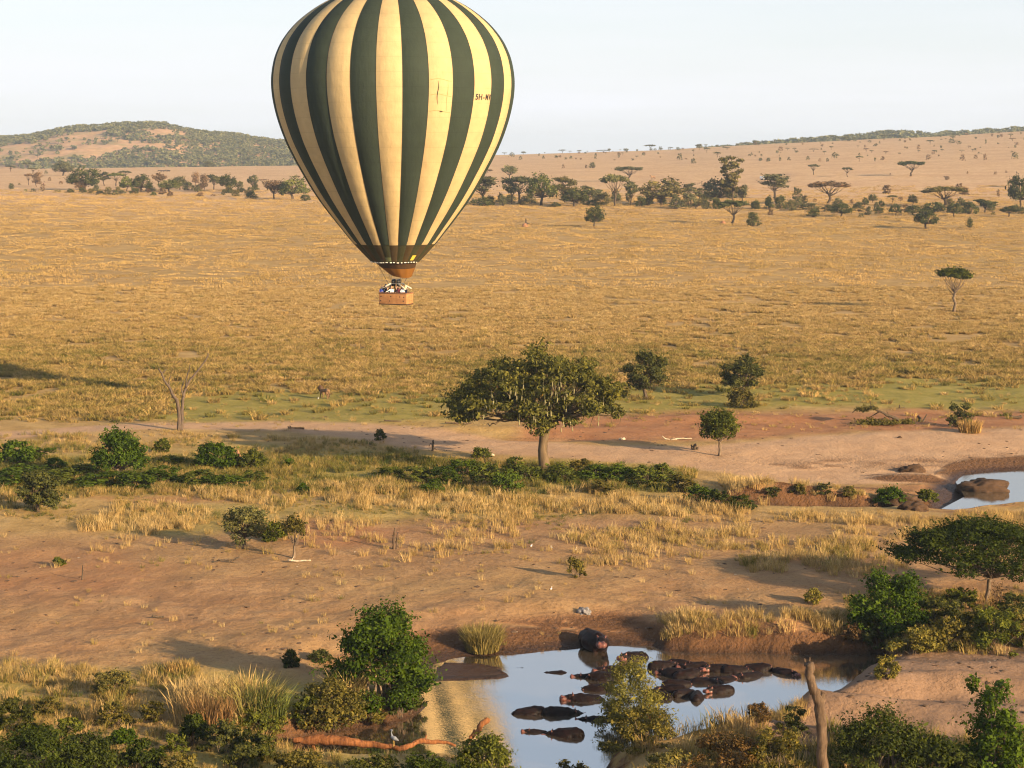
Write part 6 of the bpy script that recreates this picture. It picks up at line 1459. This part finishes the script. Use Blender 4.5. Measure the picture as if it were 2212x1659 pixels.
rows(A2, 'R', .3016, [(75, 502, 52, 42, 'bush', 'd'), (150, 494, 255, 164, 'layered', 'k', 'layered acacia half behind the right edge of the balloon'), (190, 507, 92, 46, 'bush', 'd'), (285, 507, 62, 72, 'bush', 'k'), (345, 494, 130, 150, 'layered', 'k'), (405, 495, 205, 172, 'umbrella', 'k', 'spreading acacia left of the tall green tree'), (555, 505, 232, 200, 'dome', 'g', 'tallest dense green tree in the right tree line near the balloon'), (725, 490, 165, 162, 'layered', 'o', 'olive acacia right of the tall green tree'), (795, 513, 205, 116, 'dome', 'd'),
    (660, 517, 82, 32, 'bush', 'd'), (900, 490, 150, 110, 'layered', 'k'), (1085, 514, 192, 200, 'umbrella', 'p', 'pale acacia with a light trunk in the right tree line'), (960, 480, 110, 76, 'layered', 'k'), (1000, 508, 120, 80, 'straggly', 'o'), (1200, 506, 130, 146, 'layered', 'k'), (1270, 513, 72, 72, 'bush', 'd'), (1430, 505, 284, 170, 'dome', 'o', 'huge dark round crowned tree in the middle of the right tree line'), (1330, 505, 80, 74, 'straggly', 'k'), (1520, 528, 102, 92, 'bush', 'k'), (1615, 528, 122, 112, 'bush', 'k'), (1620, 450, 104, 90, 'layered', 'k'),
    (1690, 480, 92, 84, 'layered', 'k'), (1740, 532, 72, 62, 'bush', 'k'), (1815, 532, 72, 72, 'bush', 'd'), (1835, 500, 225, 168, 'dome', 'k', 'grey green mass of trees left of the tall fever tree'), (1920, 505, 246, 305, 'tall', 'o', 'tallest slender fever tree towering over the right tree line'), (2000, 490, 104, 116, 'layered', 'k'), (2095, 532, 72, 62, 'bush', 'd'), (2190, 528, 62, 84, 'bush', 'd'),
    (940, 664, 132, 142, 'dome', 'd', 'lone dark tree on the golden plain below the tree line'), (1930, 644, 204, 152, 'umbrella', 'd', 'dark umbrella tree on the plain below the fever tree'), (2075, 654, 92, 92, 'bush', 'd', 'dark bush right of the umbrella tree on the plain'), (330, 320, 106, 92, 'round', 'p', 'lone pale round tree on the far slope near the balloon'), (1175, 330, 188, 90, 'umbrella', 'k', 'lone flat topped acacia with a V trunk on far slope'),
    (925, 237, 46, 38, 'bush', 'k', 'bush with a small one beside it alone on the far slope'), (880, 237, 16, 24, 'bush', 'b'), (717, 239, 22, 28, 'bush', 'b'), (150, 300, 110, 50, 'umbrella', 'b', 'brown tree touching the balloon edge above the tree line')])
rows(A3, 'E', .2736, [(550, 402, 92, 72, 'umbrella', 'k', 'first of three umbrella trees in a row on the right slope'), (815, 420, 74, 66, 'umbrella', 'k', 'smallest of three umbrella trees in a row on the right slope'), (1310, 414, 196, 104, 'umbrella', 'd', 'broadest of three umbrella trees in a row on the right slope'), (1600, 442, 52, 26, 'straggly', 'b', 'toppled little shrub on the bare right slope'), (1130, 554, 88, 64, 'straggly', 'b', 'wispy brown shrub on the right slope below the umbrella trees'),
    (245, 590, 275, 162, 'layered', 'k', 'layered acacia right of the fever tree with the white vehicle above it'), (670, 640, 305, 160, 'umbrella', 'b', 'brown umbrella acacia leaning in the right tree line'), (1590, 664, 335, 144, 'umbrella', 'o', 'very wide brown green umbrella acacia at the right'), (1700, 518, 62, 42, 'straggly', 'b'), (1740, 564, 84, 58, 'straggly', 'b'), (2010, 590, 32, 62, 'slim', 'b'), (2180, 664, 176, 226, 'dome', 'd', 'dark green tree cut by the right edge above the plain'), (2130, 500, 76, 66, 'round', 'b', 'brown tree behind the dark one at the right edge'),
    (90, 678, 82, 66, 'bush', 'd'), (195, 674, 52, 92, 'bush', 'd'), (290, 678, 102, 104, 'bush', 'd'), (375, 688, 92, 82, 'bush', 'k'), (425, 600, 84, 84, 'straggly', 'k'), (475, 636, 72, 62, 'straggly', 'k'), (520, 684, 150, 56, 'bush', 'k'), (550, 738, 102, 62, 'bush', 'd'), (765, 736, 172, 94, 'dome', 'd', 'dark layered bush tree under the brown leaning acacia'), (670, 694, 122, 52, 'bush', 'k'), (905, 694, 92, 72, 'bush', 'k'), (955, 644, 62, 56, 'bush', 'd'), (1015, 624, 66, 58, 'dome', 'd'), (1085, 660, 62, 52, 'bush', 'd'),
    (985, 722, 82, 62, 'straggly', 'k'), (925, 742, 52, 32, 'bush', 'd'), (1195, 724, 92, 82, 'dome', 'd'), (1170, 624, 72, 52, 'umbrella', 'd'), (1235, 610, 50, 30, 'straggly', 'b'), (1330, 644, 82, 76, 'dome', 'k'), (1340, 724, 122, 72, 'dome', 'd'), (1270, 690, 70, 46, 'straggly', 'b'), (1500, 724, 174, 94, 'dome', 'd'), (1660, 734, 124, 92, 'dome', 'd'), (1780, 710, 144, 88, 'bush', 'd'), (1900, 706, 174, 92, 'layered', 'd'), (2090, 736, 164, 76, 'layered', 'd'), (2195, 712, 70, 50, 'bush', 'd'), (1970, 722, 40, 22, 'bush', 'd'), (1120, 745, 40, 12, 'bush', 'd'), (850, 640, 40, 40, 'slim', 'b'), (560, 620, 34, 30, 'bush', 'b'),
    (1440, 828, 205, 132, 'dome', 'd', 'forked dark tree on the plain at the far right'), (1785, 836, 56, 78, 'slim', 'd', 'small leaning dark tree right of the forked one on the plain'), (1765, 395, 16, 20, 'bush', 'b'), (1985, 400, 32, 20, 'straggly', 'b'), (2070, 388, 18, 18, 'bush', 'b'), (1155, 408, 12, 16, 'slim', 'b'), (215, 720, 60, 40, 'straggly', 'b')])
# small shrubs dotted over the right hillside and along its ridge
rg2 = np.random.default_rng(77); SH = 'small dark bush dotted over the far right hillside'; RG = 'small tree standing on the skyline of the right hillside'
expl = [(295, 145, 50, 18), (350, 160, 52, 36), (410, 180, 36, 30), (710, 133, 72, 26), (830, 135, 42, 24), (1005, 130, 104, 22), (1165, 130, 50, 34), (1340, 112, 92, 42), (1485, 108, 44, 20), (1690, 110, 62, 46), (2090, 62, 42, 36), (1550, 182, 56, 52), (1820, 162, 74, 38), (1650, 207, 42, 46), (950, 158, 24, 30), (1115, 164, 26, 22), (1290, 150, 30, 24), (1745, 128, 60, 34), (770, 172, 32, 24), (735, 178, 28, 18), (575, 172, 26, 26), (1245, 128, 20, 26), (1418, 112, 30, 16), (2130, 186, 34, 24), (2185, 192, 40, 30), (1890, 108, 50, 20), (2000, 72, 52, 20)]
for zx, zy, w, h in expl:
    px, py = A2(zx, zy); rid = zy < 150
    place_shrub('small_tree' if rid else 'shrub', px, py, w * .3016, h * .3016, 'umbrella' if w > 1.6 * h else ('round' if rid else 'bush'), FAR_HAZED['k'], RG if rid else SH, 'tree' if rid else 'shrub', 'trees on the right skyline' if rid else 'shrubs on the right hillside')
expl = [(290, 215, 54, 36), (345, 212, 44, 20), (550, 222, 88, 24), (690, 205, 44, 26), (715, 275, 56, 52), (910, 300, 72, 44), (1095, 290, 44, 36), (1035, 300, 24, 36), (1105, 130, 84, 42), (1120, 240, 56, 22), (1380, 205, 34, 40), (1470, 165, 70, 34), (1505, 240, 56, 30), (1640, 155, 62, 40), (1725, 295, 56, 54), (1830, 278, 44, 34), (1905, 290, 34, 60), (1720, 230, 46, 22), (1455, 285, 60, 44), (2140, 280, 66, 60), (190, 300, 40, 32), (130, 295, 34, 26), (285, 298, 26, 36), (355, 292, 34, 30), (505, 292, 40, 38), (600, 300, 30, 26), (660, 302, 26, 36), (800, 140, 70, 46), (875, 140, 34, 32), (1360, 115, 36, 34), (1240, 118, 38, 26), (2105, 110, 56, 30), (2120, 140, 60, 26), (1910, 160, 24, 40), (1775, 195, 40, 20), (1700, 165, 44, 30), (965, 225, 60, 30), (900, 190, 34, 16), (85, 150, 44, 34)]
for zx, zy, w, h in expl:
    px, py = A3(zx, zy); place_shrub('shrub', px, py, w * .2736, h * .2736, 'umbrella' if w > 1.6 * h else 'bush', FAR_HAZED['k' if rg2.random() < .7 else 'b'], SH, 'shrub', 'shrubs on the right hillside')
for k in range(105):
    px = 1075 + 1150 * rg2.random() ** .65; ridge = float(np.interp(px, [1085, 1300, 1450, 1600, 1850, 2000, 2212], [333, 328, 322, 312, 300, 297, 281])); py = ridge + 2.5 + (10 + 38 * (px - 1075) / 1150) * rg2.random() ** 1.3
    s = rg2.uniform(3, 8); place_shrub('shrub', px, py, s * rg2.uniform(.9, 1.8), s * rg2.uniform(.7, 1.2), ['bush', 'slim', 'umbrella', 'straggly'][k % 4], FAR_HAZED[['k', 'b', 'k', 'd'][k % 4]], SH, 'shrub', 'shrubs on the right hillside')
for k in range(60):
    px = 1080 + 1130 * rg2.random(); ridge = float(np.interp(px, [1085, 1300, 1450, 1600, 1850, 2000, 2212], [333, 328, 322, 312, 300, 297, 281])); s = rg2.uniform(3, 8.5)
    place_shrub('small_tree', px, ridge + rg2.uniform(.2, 2), s * rg2.uniform(.9, 1.7), s * rg2.uniform(.7, 1.1), ['umbrella', 'bush', 'round', 'umbrella'][k % 4], FAR_HAZED['k'], RG, 'tree', 'trees on the right skyline')

# the dense low growth that closes the tree line right of the balloon, and the gaps of the left one
for k in range(46):
    px = rg2.uniform(1022, 1640) if k < 34 else rg2.uniform(1640, 2200); py = rg2.uniform(428, 446) if k < 34 else rg2.uniform(440, 462); w = rg2.uniform(16, 34); h = rg2.uniform(12, 24)
    place_tree('bush', px, py, w, h, 'bush', FAR_HAZED[['k', 'd', 'k', 'o'][k % 4]], 'low bush filling the far tree line right of the balloon', 'bush', 'filling bushes of the right tree line', 1300, .08)
for k in range(22):
    px = rg2.uniform(170, 640); py = rg2.uniform(402, 420) + (px - 170) * .02; w = rg2.uniform(12, 26); h = rg2.uniform(9, 18)
    place_tree('bush', px, py, w, h, 'bush', FAR_HAZED[['k', 'b', 'd', 'o'][k % 4]], 'low bush filling the far tree line left of the balloon', 'bush', 'filling bushes of the left tree line', 1300, .08)
